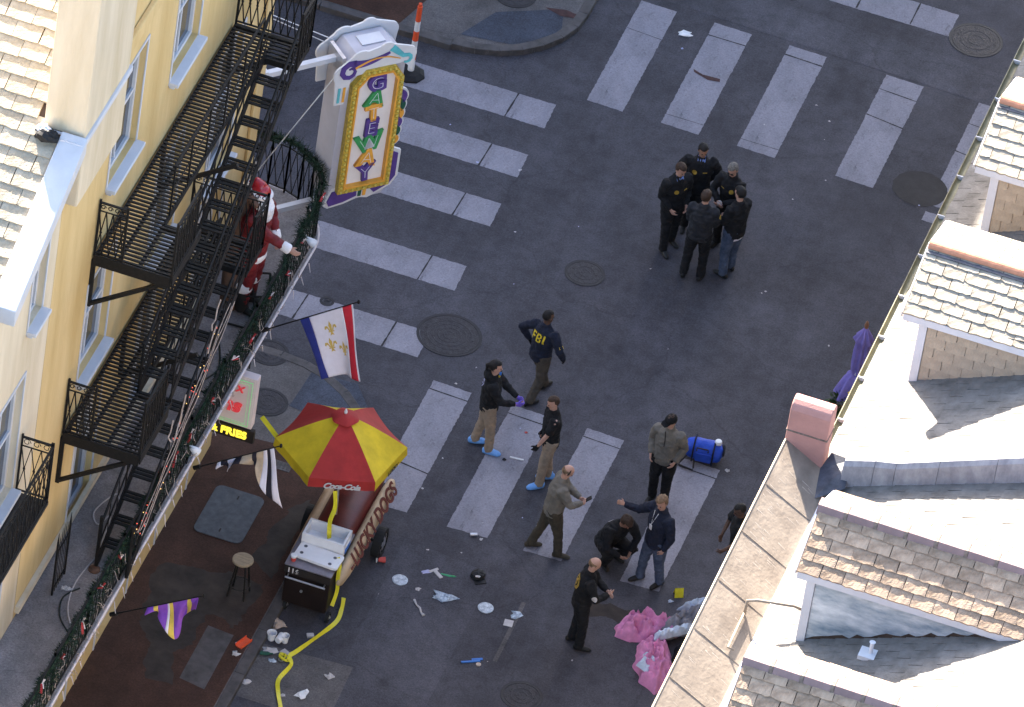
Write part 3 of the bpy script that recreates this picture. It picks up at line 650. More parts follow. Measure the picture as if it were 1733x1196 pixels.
def sash(parent, x, a, b, c, d, sill=True, door=False, sx=1):
    """a sash window or glazed door in an opening of the wall face at x (sx = outward sign)"""
    wdw = MB(); e = x-.16*sx; f = .075
    for q in ((a, a+f, c, d), (b-f, b, c, d), (a+f, b-f, d-f, d), (a+f, b-f, c, c+f)): wdw.box(*sorted((e, e+.07*sx)), *q)
    if not door: wdw.box(*sorted((e+.01*sx, e+.06*sx)), a+f, b-f, (c+d)/2-.03, (c+d)/2+.03)
    wdw.box(*sorted((e+.015*sx, e+.05*sx)), (a+b)/2-.018, (a+b)/2+.018, c+f, d-f)
    # outer casing proud of the wall
    g = .045; o0, o1 = sorted((x+.002*sx, x+.018*sx))
    for q in ((a-g, a, c, d+g), (b, b+g, c, d+g), (a, b, d, d+g)): wdw.box(o0, o1, *q)
    w_ = wdw.build('door' if door else 'window', 'white_trim', parent)
    MB().box(*sorted((e+.018*sx, e+.026*sx)), a+f, b-f, c+f, d-f).build('pane', 'pane', w_)
    MB().box(*sorted((e-.05*sx, e-.04*sx)), a+f, b-f, c+f+.1, d-f).build('curtain', 'curtain', w_)
    if sill:
        MB().box(*sorted((x-.15*sx, x+.15*sx)), a-.04, b+.04, c-.08, c-.012).build('sill', 'white_trim', w_, bevel=.01)
        MB().box(*sorted((x+.003*sx, x+.09*sx)), a-.02, b+.02, c-.13, c-.082).build('sill_moulding', 'white_trim', w_, bevel=.01)
YB = -14.25                    # party line: yellow to the north of it, cream to the south
h3 = [(-12.15, -10.95, 10.98, 12.85), (-9.52, -8.32, 11.05, 12.9), (-6.9, -5.7, 11.05, 12.9)]
h2 = [(-12.45, -11.3, 7.55, 9.35), (-9.55, -8.4, 7.55, 9.35), (-6.9, -5.75, 7.0, 9.5)]
h1 = [(-12.12, -11.12, 4.46, 6.75), (-9.5, -8.4, 4.46, 6.75), (-6.9, -5.8, 4.46, 6.75)]
h0 = [(-12.4, -11.0, .12, 2.9), (-9.7, -8.3, .12, 2.9), (-7.0, -5.6, .12, 2.9)]
cb = thing('corner_building', 'yellow stucco corner building with black fire escape and curved balcony', 'building', (XF, YC, 0))
mb = MB(); wall_x(mb, XF, YB, YC, 0, 13.2, h3+h2+h1+h0)
mb.add([(XF, YB, 13.2), (XF, YC, 13.2), (XF, YC, 13.7), (XF, -9.33, 16.15), (XF, YB, 13.68)], [(0, 1, 2, 3, 4)])
mb.add([(XF, YC, 0), (-18, YC, 0), (-18, YC, 13.7), (XF, YC, 13.7)], [(0, 1, 2, 3)])
mb.add([(-18, YC, 0), (-18, YB, 0), (-18, YB, 13.68), (-18, -9.33, 16.15), (-18, YC, 13.7)], [(0, 1, 2, 3, 4)])
mb.add([(XF, -9.33, 16.15), (XF, YC, 13.7), (-18, YC, 13.7), (-18, -9.33, 16.15)], [(0, 1, 2, 3)])
mb.build('wall', 'yellow_stucco', cb)
for h in h3+h2: sash(cb, XF, *h)
for h in h1+h0: sash(cb, XF, *h, sill=False, door=True)
MB().box(XF+.003, XF+.09, YB+.02, YC+.09, 13.35, 13.6).build('cornice', 'yellow_stucco', cb, bevel=.02)
MB().box(XF+.003, XF+.05, YC-.35, YC+.05, 4.46, 13.3).build('corner_board', 'yellow_stucco', cb, bevel=.01)
MB().box(XF+.003, XF+.07, YB+.02, YC-.4, 4.5, 4.62).build('plinth', 'cream_stucco', cb)
# chimney block rising at the gable
ch = MB().box(-3.92, -3.30, -14.42, -12.6, 12.35, 17.2); ch.build('chimney', 'cream_stucco', cb, bevel=.03)
MB().box(-3.97, -3.26, -14.47, -12.56, 13.50, 13.60).build('chimney_flashing', 'white_trim', cb, bevel=.01)
MB().box(-3.60, -3.27, -14.62, -14.47, 13.42, 13.62).build('gutter_end', 'white_trim', cb, bevel=.01)
rag = MB(); blob(rag, (-3.80, -14.62, 13.62), .16, .11, .10, .5, 2.4, 6); rag.build('flashing_rag', 'litter_black', cb)
rg2 = MB(); blob(rg2, (-3.86, -14.58, 13.68), .10, .07, .06, .5, 2.4, 2); rg2.build('flashing_rag', 'fur_white', cb)

# neighbouring cream house with a tiled gable
gb = thing('cream_house', 'cream stucco house with pale tiled roof and white rake board', 'building', (XF, YB, 0))
zg = lambda y: 13.53+.503*(y+14.63)          # roof height along the rake at x=-3.6
H3 = [(-15.28, -14.72, 10.68, 12.25), (-17.4, -16.3, 10.1, 11.6)]; H2 = [(-16.2, -15.15, 7.62, 9.75)]; H1 = [(-16.2, -15.1, 4.46, 6.8)]
mb = MB(); wall_x(mb, XF, -30, YB-.01, 0, 9.9, H2+H1)
wall_x(mb, XF, -16.0, YB-.01, 9.9, 12.5, [H3[0]]); 
mb.add([(XF, -30, 9.9), (XF, -16.0, 9.9), (XF, -16.0, 12.5), (XF, -30, 12.2)], [(0, 1, 2, 3)])
mb.add([(XF, -30, 0), (-18, -30, 0), (-18, -30, 12), (XF, -30, 12)], [(0, 1, 2, 3)])
mb.add([(XF, -16.9, 12.15), (XF, YB-.01, 12.4), (XF, YB-.01, zg(YB)), (XF, -16.9, zg(-16.9))], [(0, 1, 2, 3)])
mb.build('wall', 'cream_stucco', gb)
sash(gb, XF, *H3[0]); sash(gb, XF, *H2[0], sill=True); sash(gb, XF, *H1[0], sill=False, door=True)
# rake board and white box gutter
def rake(x0, x1, y0, y1, dz0, dz1, name, mat):
    m = MB(); m.add([(x, y, zg(y)+dz) for y in (y0, y1) for x, dz in ((x0, dz0), (x1, dz0), (x1, dz1), (x0, dz1))],
                    [(3, 2, 1, 0), (4, 5, 6, 7), (0, 1, 5, 4), (1, 2, 6, 5), (2, 3, 7, 6), (3, 0, 4, 7)]); return m.build(name, mat, gb, bevel=.012)
rake(-3.62, -3.24, -17.0, -14.49, -.20, .07, 'rake_board', 'white_trim')
rake(-3.53, -3.34, -16.9, -14.6, -.34, -.203, 'rake_moulding', 'cream_stucco')
rf = MB(); rf.add([(-12, -18.5, zg(-18.5)-.03), (-3.63, -18.5, zg(-18.5)-.03), (-3.63, -9.33, zg(-9.33)-.03), (-12, -9.33, zg(-9.33)-.03)], [(0, 1, 2, 3)])
roof = rf.build('roof', 'slate_gap', gb)
def tile_mesh(name, w, l, th, mat, seed):
    rnd = random.Random(seed); q = lambda a=.006: rnd.uniform(-a, a)
    n = 5; top = []; bot = []
    for j in range(3):
        for i in range(n+1):
            x = -w/2 + w*i/n; y = -l/2 + l*j/2
            e = rnd.uniform(-.010, .008) if j == 0 else 0
            if j == 0 and i in (0, n) and rnd.random() < .5: e += rnd.uniform(.004, .022)
            top.append((x+q(.003), y+e, th*(.55+.9*(1-j/2)) + rnd.uniform(-.0025, .0025)))
            bot.append((x, y+e, -.01))
    k = n+1; vs = top+bot; N = len(top); fs = []
    for j in range(2):
        for i in range(n): fs.append((j*k+i, j*k+i+1, (j+1)*k+i+1, (j+1)*k+i))
    for i in range(n): fs.append((N+i, N+i+1, i+1, i)); fs.append((2*k+i, 2*k+i+1, N+2*k+i+1, N+2*k+i))
    for j in range(2): fs.append((j*k, (j+1)*k, N+(j+1)*k, N+j*k)); fs.append((j*k+n, N+j*k+n, N+(j+1)*k+n, (j+1)*k+n))
    me = bpy.data.meshes.new(name); me.from_pydata(vs, [], fs); me.update(); me.materials.append(MATS[mat]); return me
def tiles(name, parent, O, u, v, nu, nv, w, e, mat, th=.02, keep=None, seed=1, jit=.004):
    """courses of slates: O lower corner, u along the course, v up the slope; each slate its own object"""
    u = V(u).normalized(); v = V(v).normalized(); n = u.cross(v)
    ms = [tile_mesh(name, w-.010, e*1.16, th, mat, seed*10+i) for i in range(5)]
    half = [tile_mesh(name, w*.5-.010, e*1.16, th, mat, seed*10+7+i) for i in range(2)]
    rnd = random.Random(seed); cnt = 0
    for j in range(nv):
        xs = [(w*(i+.5), 0) for i in range(nu)] if j % 2 == 0 else [(w*.25, 1)] + [(w*(i+1), 0) for i in range(nu-1)] + [(w*(nu-.25), 1)]
        for x, hf in xs:
            c = V(O) + u*(x+rnd.uniform(-1, 1)*jit) + v*(e*(j+.5) + rnd.uniform(-1, 1)*jit*1.5)
            if keep and not keep(c): continue
            me = half[cnt % 2] if hf else ms[rnd.randrange(5)]
            a = rnd.uniform(-.012, .012); uu = u*math.cos(a)+v*math.sin(a); vv = v*math.cos(a)-u*math.sin(a)
            inst(name, me, parent, mat4(c + n*(.006+rnd.uniform(0, .004)), uu, vv, n)); cnt += 1
    return cnt
sl = V((0, 1, .503)).normalized()
tiles('roof_tile', roof, (-6.03, -18.2, zg(-18.2)-.03), (1, 0, 0), sl, 6, 27, .40, .27, 'roof_tile', .03, keep=lambda c: not (c.x > -3.85 and c.y > -14.6), seed=3)

# small iron balcony on the cream house
def railing(mb, A, B, h, spacing=.14, band=.16, post=.028, bar=.012, lattice=True):
    A, B = V(A), V(B); d = B-A; L_ = d.length; d.normalize(); up = V((0, 0, 1))
    for e in (A, B): mb.bar(e, e+up*(h+.05), post)
    mb.bar(A+up*h, B+up*h, .035, .022); mb.bar(A+up*.06, B+up*.06, .022); mb.bar(A+up*(h-band), B+up*(h-band), .016)
    n = max(2, round(L_/spacing)); s = L_/n
    for i in range(n):
        p = A+d*s*i; q = p+d*s
        if lattice:
            mb.bar(p+up*.06, q+up*(h-band), bar); mb.bar(q+up*.06, p+up*(h-band), bar)
            c = (p+q)/2+up*((h-band+.06)/2); mb.ell(c, ((.022, 0, 0), (0, .022, 0), (0, 0, .03)), 6, 4)
        else: mb.bar(p+up*.06, p+up*(h-band), bar)
        # scroll in the frieze
        c = (p+q)/2+up*(h-band/2); k = [c+(d*math.cos(RAD(a))+up*math.sin(RAD(a)))*min(s, band)*.40*(1-a/700) for a in range(0, 420, 45)]
        mb.tube(k, bar*.55, 4, cap=False)
jb = thing('iron_balcony', 'small black wrought iron balcony on the cream house', 'balcony', (XF, -16.1, 7.35))
MB().box(XF+.004, -3.03, -17.6, -14.95, 7.36, 7.42).build('floor', 'iron_worn', jb)
m = MB(); railing(m, (-3.05, -17.6, 7.42), (-3.05, -14.97, 7.42), 1.05, .17); m.build('front_railing', 'iron', jb)
m = MB(); railing(m, (XF+.03, -14.97, 7.42), (-3.07, -14.97, 7.42), 1.05, .15); m.build('end_railing', 'iron', jb)
for y in (-17.2, -15.2): MB().tube([(XF+.02, y, 6.9), (-3.3, y, 6.98), (-3.08, y, 7.33)], .016, 6).build('bracket', 'iron', jb)

# ------------------------------------------------------------------ balcony (gallery) with curved corner
BZ = 4.4; XE = -2.42; YE = -3.08
bl = thing('balcony', 'long grey balcony with curved corner and black iron railing', 'balcony', (XF, -9, BZ))
inner = [(XF+.004, -30), (XF+.004, YC+.004), (-12, YC+.004)]
CR = 1.1
edge = [(XE, -30), (XE, YE-CR)] + [(XE-CR+CR*math.cos(RAD(a)), YE-CR+CR*math.sin(RAD(a))) for a in range(0, 91, 9)][1:] + [(-12, YE)]
mb = MB(); poly = edge + inner[::-1]; slab(mb, poly, BZ-.16, BZ); mb.build('floor', 'balcony_floor', bl)
mb = MB(); off = .02; g2 = [(XE+off, -30)] + [(x+off*(1 if y <= YE-CR else max(0, (x-(XE-CR))/CR)), y+off*(0 if y <= YE-CR else max(0, (y-(YE-CR))/CR))) for x, y in edge[1:-1]] + [(-12, YE+off)]
mb.tube([(x, y, BZ-.03) for x, y in g2], .022, 8); mb.build('gutter', 'ribbon_white', bl, smooth=True)
# railing panels
ys = [-20.0+1.45*i for i in range(11)] + [YE-CR]
for i, (a, b) in enumerate(zip(ys[:-1], ys[1:])):
    m = MB(); railing(m, (XE-.03, a, BZ), (XE-.03, b, BZ), .85, .145, .12); m.build('railing_panel', 'iron', bl)
ce = [(XE-.03-CR+CR*math.cos(RAD(a)), YE-.03-CR+CR*math.sin(RAD(a))) for a in (0, 15, 30, 45, 60, 75, 90)]
for a, b in zip(ce[:-1], ce[1:]):
    m = MB(); railing(m, (*a, BZ), (*b, BZ), 1.0, .145, .12); m.build('railing_panel', 'iron', bl)
m = MB(); railing(m, (ce[-1][0], YE-.03, BZ), (-4.4, YE-.03, BZ), 1.0, .145, .12); m.build('railing_panel', 'iron', bl)
m = MB(); railing(m, (-4.4, YE-.03, BZ), (-6.4, YE-.03, BZ), 1.0, .145, .12); m.build('railing_panel', 'iron', bl)
for y in (-16, -13.5, -11, -8.5, -6): MB().tube([(XF+.02, y, BZ-.9), (-3.1, y, BZ-.55), (XE-.05, y, BZ-.18)], .02, 6).build('bracket', 'iron', bl)

# garland on the rail
random.seed(21)
gl = thing('garland', 'dark green tinsel garland wound along the balcony rail', 'garland', (XE, -10, BZ+1))
path = [(XE-.03, -20+.09*i) for i in range(int((20+YE-CR)/.09)+1)] + [(XE-.03-CR+CR*math.cos(RAD(a)), YE-.03-CR+CR*math.sin(RAD(a))) for a in range(4, 91, 5)] + [(-3.6-.1*i, YE-.03) for i in range(28)]
pts = [V((x+.018*math.cos(i*.8), y, BZ+(.80 if y < -5.2 else .80+.18*min(1, (y+5.2)/1.2))+.02*math.sin(i*.8)+.02*math.sin(i*.21))) for i, (x, y) in enumerate(path)]
MB().tube(pts, .032, 7).build('core', 'garland', gl)
mb = MB()
for i, p in enumerate(pts):
    for k in range(58):
        d = V((random.gauss(0, 1), random.gauss(0, .6), random.gauss(0, 1))).normalized(); L_ = random.uniform(.06, .13) if p.y < -5.0 else random.uniform(.09, .20)
        b = p + V((0, random.uniform(-.05, .05), 0)); s = d.cross(V((random.random()-.5, random.random()-.5, random.random()-.5))).normalized()*.007
        e = b + d*L_; mb.add([b+s, b-s, e], [(0, 1, 2)])
mb.build('needles', 'garland', gl, kind='stuff')
# drooping swag of garland on the lower rail face
mb = MB()
for i, p in enumerate(pts[:178]):
    for k in range(26):
        d = V((random.gauss(.3, .6), random.gauss(0, .6), random.gauss(-.6, .6))).normalized(); L_ = random.uniform(.06, .13)
        b = p + V((random.uniform(.0, .06), random.uniform(-.05, .05), -random.uniform(.1, .45))); s = d.cross(V((1, .3, .2))).normalized()*.007
        mb.add([b+s, b-s, b+d*L_], [(0, 1, 2)])
mb.build('hanging_needles', 'garland', gl, kind='stuff')
rb = 0
for i in range(14, len(pts)-45, 9):
    p = pts[i] + V((random.uniform(.03, .09), random.uniform(-.2, .2), random.uniform(-.22, .05)))
    t = thing('ribbon', 'striped red and white ribbon bow tied along the balcony rail', 'ribbon', p, group='ribbon bows on the garland')
    L_ = random.uniform(.10, .2); d = V((random.uniform(-.3, .3), random.uniform(-1, 1), random.uniform(-.8, .6))).normalized()
    MB().bar((0, 0, 0), d*L_, .035, .008).build('tail', 'ribbon_red', t, world=False)
    MB().bar(V((.012, .01, .01)), d*L_*.8+V((.02, .04, .03)), .014, .008).build('stripe', 'ribbon_white', t, world=False)
    MB().tube([(0, 0, 0), (.03, .05, .05), (.0, .09, .02), (0, 0, 0)], .008, 5).build('loop', 'ribbon_white' if i % 2 else 'ribbon_red', t, world=False)
ic = thing('twig_string', 'string of bare pale twigs and dead lights along the balcony edge', 'decoration', (XE+.06, -10, BZ))
mb = MB()
for y in [-19.8+.085*i for i in range(180)]:
    b = V((XE+random.uniform(-.02, .06), y, BZ+random.choice((.02, .15, .4, .6))))
    k = 3 if random.random() < .8 else 0
    q = [b]; 
    for j in range(k): q.append(q[-1]+V((random.uniform(-.03, .06), random.uniform(-.09, .05), random.uniform(-.10, .07))))
    if k: mb.tube(q, .0055, 4, cap=False)
mb.build('twigs', 'twig', ic, kind='stuff')
mb = MB()
for y in [-19.7+.36*i for i in range(43)]:
    if random.random() < .75: mb.tube([(XE+.07, y, BZ-.02), (XE+.09+random.uniform(0, .03), y+random.uniform(-.05, .03), BZ-random.uniform(.12, .24))], [.009, .004], 5)
mb.build('icicle_lights', 'ribbon_white', ic, kind='stuff')
for nm, p in (('by the hand of the red-suited figure', (XE+.05, -4.62, BZ+.45)), ('beside the drooping white flag', (XE+.06, -9.85, BZ+.30))):
    t = thing('spotlight', 'pale spotlight clamped to the balcony rail '+nm, 'spotlight', p)
    MB().lathe([(.03, -.08), (.055, .0), (.075, .08), (.06, .085), (.001, .07)], 14, (0, 0, 0), (.7, .2, -.55)).build('lamp_head', 'white_plastic', t, world=False, smooth=True)
    MB().tube([(0, 0, 0), (-.06, 0, .03), (-.09, 0, .12)], .012, 6).build('clamp_arm', 'white_plastic', t, world=False)

# spear-topped gate panel on the balcony
t = thing('gate_panel', 'short black spear-topped gate panel on the balcony floor', 'gate', (-3.22, -13.25, BZ))
m = MB()
for i in range(7):
    y = -.24+.08*i; hh = .92+.16*math.sin(math.pi*i/6); m.tube([(0, y, 0), (0, y, hh), (0, y, hh+.10)], [.006, .006, .002], 6)
m.bar((0, -.25, .1), (0, .25, .1), .02); m.bar((0, -.25, .8), (0, .25, .8), .02); m.build('bars', 'iron', t, world=False)
for y in (-.26, .26): MB().tube([(0, y, 0), (0, y, 1.0), (0, y, 1.2)], [.018, .018, .003], 6).build('post', 'iron', t, world=False)
# cables and pipe lying on the balcony floor
def cable(lab, pts, r, mat, name='cable'):
    P = [V(p) for p in pts]; out = []
    for i in range(len(P)-1):
        p0, p1, p2, p3 = P[max(i-1, 0)], P[i], P[i+1], P[min(i+2, len(P)-1)]
        for k in range(8):
            s = k/8; out.append(.5*((2*p1)+(p2-p0)*s+(2*p0-5*p1+4*p2-p3)*s*s+(3*p1-p0-3*p2+p3)*s**3))
    out.append(P[-1]); t = thing(name, lab, 'cable', P[0]); MB().tube(out, r, 6).build('cord', mat, t); return t
z = BZ+.012
cable('white cable hanging off the stair foot across the balcony floor', [(-3.0, -11.2, z), (-3.15, -11.0, z), (-3.3, -11.5, z), (-3.15, -11.75, z), (-3.05, -11.5, z), (-2.95, -12.2, z)], .012, 'cable_white')
cable('long white cable running along the balcony toward the garland', [(-2.92, -12.4, z), (-3.0, -13.1, z), (-2.9, -13.7, z), (-2.62, -14.2, z), (-2.5, -14.4, z)], .011, 'cable_white')
cable('black cable looping on the balcony floor near the stair foot', [(-2.9, -13.2, z), (-3.05, -13.5, z), (-2.95, -13.9, z), (-2.7, -14.2, z)], .013, 'cable')
cable('thin dark green cables tangled under the stairs', [(-2.95, -7.0, z), (-2.75, -7.6, z), (-2.9, -8.1, z), (-2.65, -8.2, z), (-2.75, -7.7, z), (-2.6, -8.6, z), (-2.75, -9.2, z)], .014, 'cable')
litter('paper_wad', 'white crushed paper at the foot of the gate panel', 'litter', -3.08, -13.3, BZ, crumple(.07, .05, .05, 41), 'paper', .4)
# black scaffold frame behind the figure's boots
t = thing('figure_stand', 'black tubular stand bracing the red-suited figure', 'stand', (-2.75, -6.1, BZ))
for a, b in (((-.25, .2, .55), (.12, .35, .55)), ((.12, .35, .55), (.22, .05, .35)), ((.22, .05, .35), (-.2, -.1, .3)), ((-.28, .3, .02), (.25, -.35, .02)), ((-.3, -.45, .03), (.28, -.42, .03)), ((-.05, .1, .35), (.2, -.35, .03)), ((.22, .05, .35), (.25, -.35, .02)), ((-.3, -.05, .3), (-.3, -.45, .03))):
    MB().tube([a, b], .018, 7).build('tube', 'iron', t, world=False)

# ================================================================== FIRE ESCAPE
fe = thing('fire_escape', 'black iron fire escape with slatted landings and steep stairs', 'fire escape', (XF, -9.5, BZ))
XI, XO = XF+.03, -2.34; XM = -2.86
slat_w = {}
def slat(x0, x1, y, z):
    L_ = round(x1-x0, 3)
    if L_ not in slat_w:
        me = MB().box(-L_/2, L_/2, -.018, .018, -.012, .012).mesh('slat'); me.materials.append(MATS['iron_worn']); slat_w[L_] = me
    return slat_w[L_], ((x0+x1)/2, y, z)
def landing(z, y0, y1, full, name):
    """slatted deck: inner lane y0..y1, outer lane only over the stretches in full"""
    fr = MB()
    for x in (XI+.02, XM, (XI+XM)/2+.02): fr.bar((x, y0, z-.04), (x, y1, z-.04), .035, .09)
    for a, b in full:
        fr.bar((XO-.02, a, z-.04), (XO-.02, b, z-.04), .035, .09); fr.bar(((XM+XO)/2, a, z-.04), ((XM+XO)/2, b, z-.04), .03, .07)
        for y in (a, b): fr.bar((XM, y, z-.045), (XO, y, z-.045), .05, .10)
    for y in (y0, y1): fr.bar((XI, y, z-.045), (XM, y, z-.045), .05, .10)
    deck = fr.build('landing', 'iron', fe)
    n = int((y1-y0)/.088)
    for i in range(n):
        y = y0+.05+i*.088; wide = any(a <= y <= b for a, b in full)
        me, c = slat(XI+.02, XO-.02 if wide else XM, y, z+.012)
        inst('slat', me, deck, Matrix.Translation(c))
    return deck
Z1, Z2 = 9.95, 6.95
landing(Z1, -12.45, -6.45, ((-12.45, -11.35), (-7.0, -6.45)), 'a')
landing(Z2, -12.92, -7.6, ((-12.92, -11.55), (-8.25, -7.6)), 'b')
tread_me = MB(); 
for dy in (-.085, 0, .085): tread_me.box(-.235, .235, dy-.026, dy+.026, -.012, .012)
tread_me = tread_me.mesh('tread'); tread_me.materials.append(MATS['iron_worn'])
def flight(ya, za, yb, zb):
    """stairs in the outer lane from low end (ya, za) to high end (yb, zb)"""
    n = round((zb-za)/.19)
    st = MB()
    for x in (XM+.01, XO-.03): st.bar((x, ya, za+.02), (x, yb, zb+.02), .02, .17)
    fl = st.build('stair', 'iron', fe)
    for i in range(1, n):
        s = i/n; inst('tread', tread_me, fl, Matrix.Translation(((XM+XO)/2-.01, ya+(yb-ya)*s, za+(zb-za)*s)))
    hr = MB(); d = V((0, yb-ya, zb-za))
    for x in (XM+.01, XO-.02):
        hr.tube([(x, ya, za+.85), (x, yb, zb+.85)], .022, 8); hr.tube([(x, ya, za+.45), (x, yb, zb+.45)], .014, 6)
        hr.bar((x, ya, za+.16), (x, yb, zb+.16), .018, .05)
        for i in range(0, n+1): s = i/n; hr.bar((x, ya+(yb-ya)*s, za+(zb-za)*s), (x, ya+(yb-ya)*s, za+(zb-za)*s+.85), .02 if i % 3 == 0 else .011)
    hr.build('handrail', 'iron', fl)
flight(-12.62, BZ+.02, -8.25, Z2)
flight(-11.55, Z2, -7.0, Z1)
def fe_rail(A, B, h=.98, nm='railing', sp=.115):
    m = MB(); railing(m, A, B, h, sp, .15, .032, .016); return m.build(nm, 'iron', fe)
for z, y0, y1 in ((Z1, -12.45, -6.45), (Z2, -12.92, -7.6)):
    fe_rail((XO, y0, z), (XO, y0+.95, z)); fe_rail((XO, y1-.6, z), (XO, y1, z))
    fe_rail((XI, y0, z), (XI+.42, y0, z), nm='end_railing') ; fe_rail((XI+.02, y1, z), (XO, y1, z), nm='end_railing')
    m = MB(); m.bar((XM, y0+1.35, z+.9), (XM, y1-.8, z+.9), .03); m.bar((XM, y0+1.35, z+.45), (XM, y1-.8, z+.45), .016)
    for i in range(6): yy = y0+1.35+(y1-.8-y0-1.35)*i/5; m.bar((XM, yy, z), (XM, yy, z+.9), .024)
    m.build('guard_rail', 'iron', fe)
    for yy in (y0+.02, (y0+y1)/2, y1-.02):
        m = MB(); m.bar((XI, yy, z-.09), (XI, yy, z-.95), .06); m.bar((XI, yy, z-.92), (XO-.05, yy, z-.10), .055); m.build('bracket', 'iron', fe)
    m = MB(); m.box(XI, XO, y0-.03, y0-.005, z-.16, z+.03); m.build('toe_plate', 'iron', fe)
    m = MB(); m.box(XO+.002, XO+.022, y0, y0+1.2, z-.14, z+.05); m.build('side_plate', 'iron', fe)
# lower newel at the stair foot
MB().tube([(XO-.03, -12.66, BZ), (XO-.03, -12.66, BZ+1.0)], .03, 8).build('newel', 'iron', fe)
MB().tube([(XM+.01, -12.66, BZ), (XM+.01, -12.66, BZ+1.0)], .03, 8).build('newel', 'iron', fe)
for z_ in (.0,): MB().lathe([(.09, 0), (.09, .03), (.04, .05)], 12, (XM+.01, -12.72, BZ+.002)).build('foot', 'deer_brown', fe)
# string of tiny coloured lights hanging down the stairs' outer rail
random.seed(9)
sl_ = thing('light_string', 'string of tiny red and gold lights hanging along the stair rail', 'string lights', (XO+.05, -10, Z2))
for nm, mt, nn in (('red_bulbs', 'lamp_red', 26), ('gold_bulbs', 'lamp_gold', 14)):
    m = MB()
    for i in range(nn):
        s = random.random()*.72; y = -12.6+4.9*s; m.ell((XO+.03+random.uniform(-.05, .08), y+random.uniform(-.1, .1), BZ+.85+2.5*s+random.uniform(-.12, .1)), ((.008, 0, 0), (0, .008, 0), (0, 0, .010)), 6, 4)
    m.build(nm, mt, sl_, kind='stuff')
m = MB()
for k in range(3):
    m.tube([(XO+.04+.03*k, -12.6+4.9*s/24, BZ+.85+2.5*s/24+.05*math.sin(s*1.3+k*2)+random.uniform(-.02, .02)) for s in range(18)], .006, 4)
m.build('wire', 'twig', sl_)
m = MB()
for k in range(5):
    b = V((XO+.02, random.uniform(-12.0, -9.6), 0)); b.z = BZ+.9+(b.y+12.6)*.56+random.uniform(0, .6); q = [b]
    for j in range(4): q.append(q[-1]+V((random.uniform(-.02, .03), random.uniform(-.12, .02), random.uniform(-.16, -.02))))
    m.tube(q, .012, 5)
m.build('dead_garland', 'twig', sl_, kind='stuff')

# ================================================================== VERTICAL SIGN ON THE CORNER
ax = V((1, 1, 0)).normalized(); nf = V((1, -1, 0)).normalized(); up = V((0, 0, 1))
corner = V((XF, YC, 0))
sg = thing('sign', 'tall white corner sign with scrolls reading GATEWAY in stacked letters', 'sign', corner+ax*1.85+V((0, 0, 4.9)))
def sp(t, n, z): return corner + ax*t + nf*n + up*z
def sprism(mb, poly, n0, n1, mi=0):
    k = len(poly)
    mb.add([sp(t, n1, z) for t, z in poly]+[sp(t, n0, z) for t, z in poly], [tuple(range(k)), tuple(range(2*k-1, k-1, -1))]+[(i, k+i, k+(i+1) % k, (i+1) % k) for i in range(k)], mi)
T0, T1, ZB, ZT = 1.33, 2.37, 4.78, 7.55
mb = MB(); sprism(mb, [(T0, ZB), (T1-.1, ZB), (T1, ZB+.2), (T1, ZT-.1), (T1-.2, ZT+.12), (T0+.18, ZT+.12), (T0, ZT-.1)], -.34, .20)
mb.build('cabinet', 'sign_white', sg, bevel=.01)
def scroll_outline(cx, cz, r, a0, a1, n=14): return [(cx+r*math.cos(RAD(a0+(a1-a0)*i/n)), cz+r*math.sin(RAD(a0+(a1-a0)*i/n))) for i in range(n+1)]
# white backing of the crown, front and rear
def crown(n0, n1, nm):
    m = MB(); poly = [(T0-.14, ZT-.75), (T0+.02, ZT-.75), (T0+.10, ZT-.25), (T1-.05, ZT-.15), (T1+.10, ZT-.35)] + scroll_outline(T1-.02, ZT-.02, .16, -20, 70, 6) + scroll_outline(T1-.38, ZT+.14, .15, 40, 140, 6) + scroll_outline(T0+.24, ZT+.02, .20, 60, 150, 6) + scroll_outline(T0-.02, ZT-.18, .19, 110, 215, 8)
    sprism(m, poly, n0, n1); return m.build(nm, 'white_ink', sg)
crown(.225, .255, 'crown_board'); crown(-.40, -.37, 'crown_board')
def ribbon2(pts, wd, n, mat, nm):
    m = MB(); k = len(pts); L_, R_ = [], []
    for i, p in enumerate(pts):
        a, b = V(pts[max(i-1, 0)]), V(pts[min(i+1, k-1)]); d = (b-a).normalized(); s = V((-d.y, d.x)); w_ = wd*(1-.75*i/(k-1))
        L_.append(V(p)+s*w_/2); R_.append(V(p)-s*w_/2)
    vs = [sp(q.x, n+.012, q.y) for q in L_]+[sp(q.x, n+.012, q.y) for q in R_]
    m.add(vs, [(i, i+1, k+i+1, k+i) for i in range(k-1)])
    m.add([v - nf*.012 for v in vs], [(i, k+i, k+i+1, i+1) for i in range(k-1)]); return m.build(nm, mat, sg)
ribbon2([(T1-.33-.62*i/10, ZT+.10-.08*math.sin(i/10*2.6)-.06*i/10) for i in range(11)][::-1] , .16, .257, 'purple', 'scroll')
ribbon2([(T0+.06+(.17-.012*i)*math.cos(RAD(60+42*i)), ZT-.13+(.17-.012*i)*math.sin(RAD(60+42*i))) for i in range(11)], .115, .257, 'purple', 'scroll')
ribbon2([(T1-.30+.03*i, ZT+.18-.028*i) for i in range(8)] + [(T1-.02+.07*math.cos(RAD(70-40*i)), ZT-.09+.07*math.sin(RAD(70-40*i))) for i in range(6)], .12, .257, 'teal', 'scroll')
ribbon2([(T0+.14+.085*i, ZT-.08+.12*math.sin(i/9*3.0)) for i in range(10)], .045, .258, 'orange_gold', 'scroll')
for tx, mt in ((T0-.105, 'teal'), (T0-.02, 'orange_gold')):
    m = MB(); sprism(m, [(tx, ZT-.70), (tx+.04, ZT-.70), (tx+.04, ZT-.42), (tx, ZT-.42)], .256, .268); m.build('tab', mt, sg)
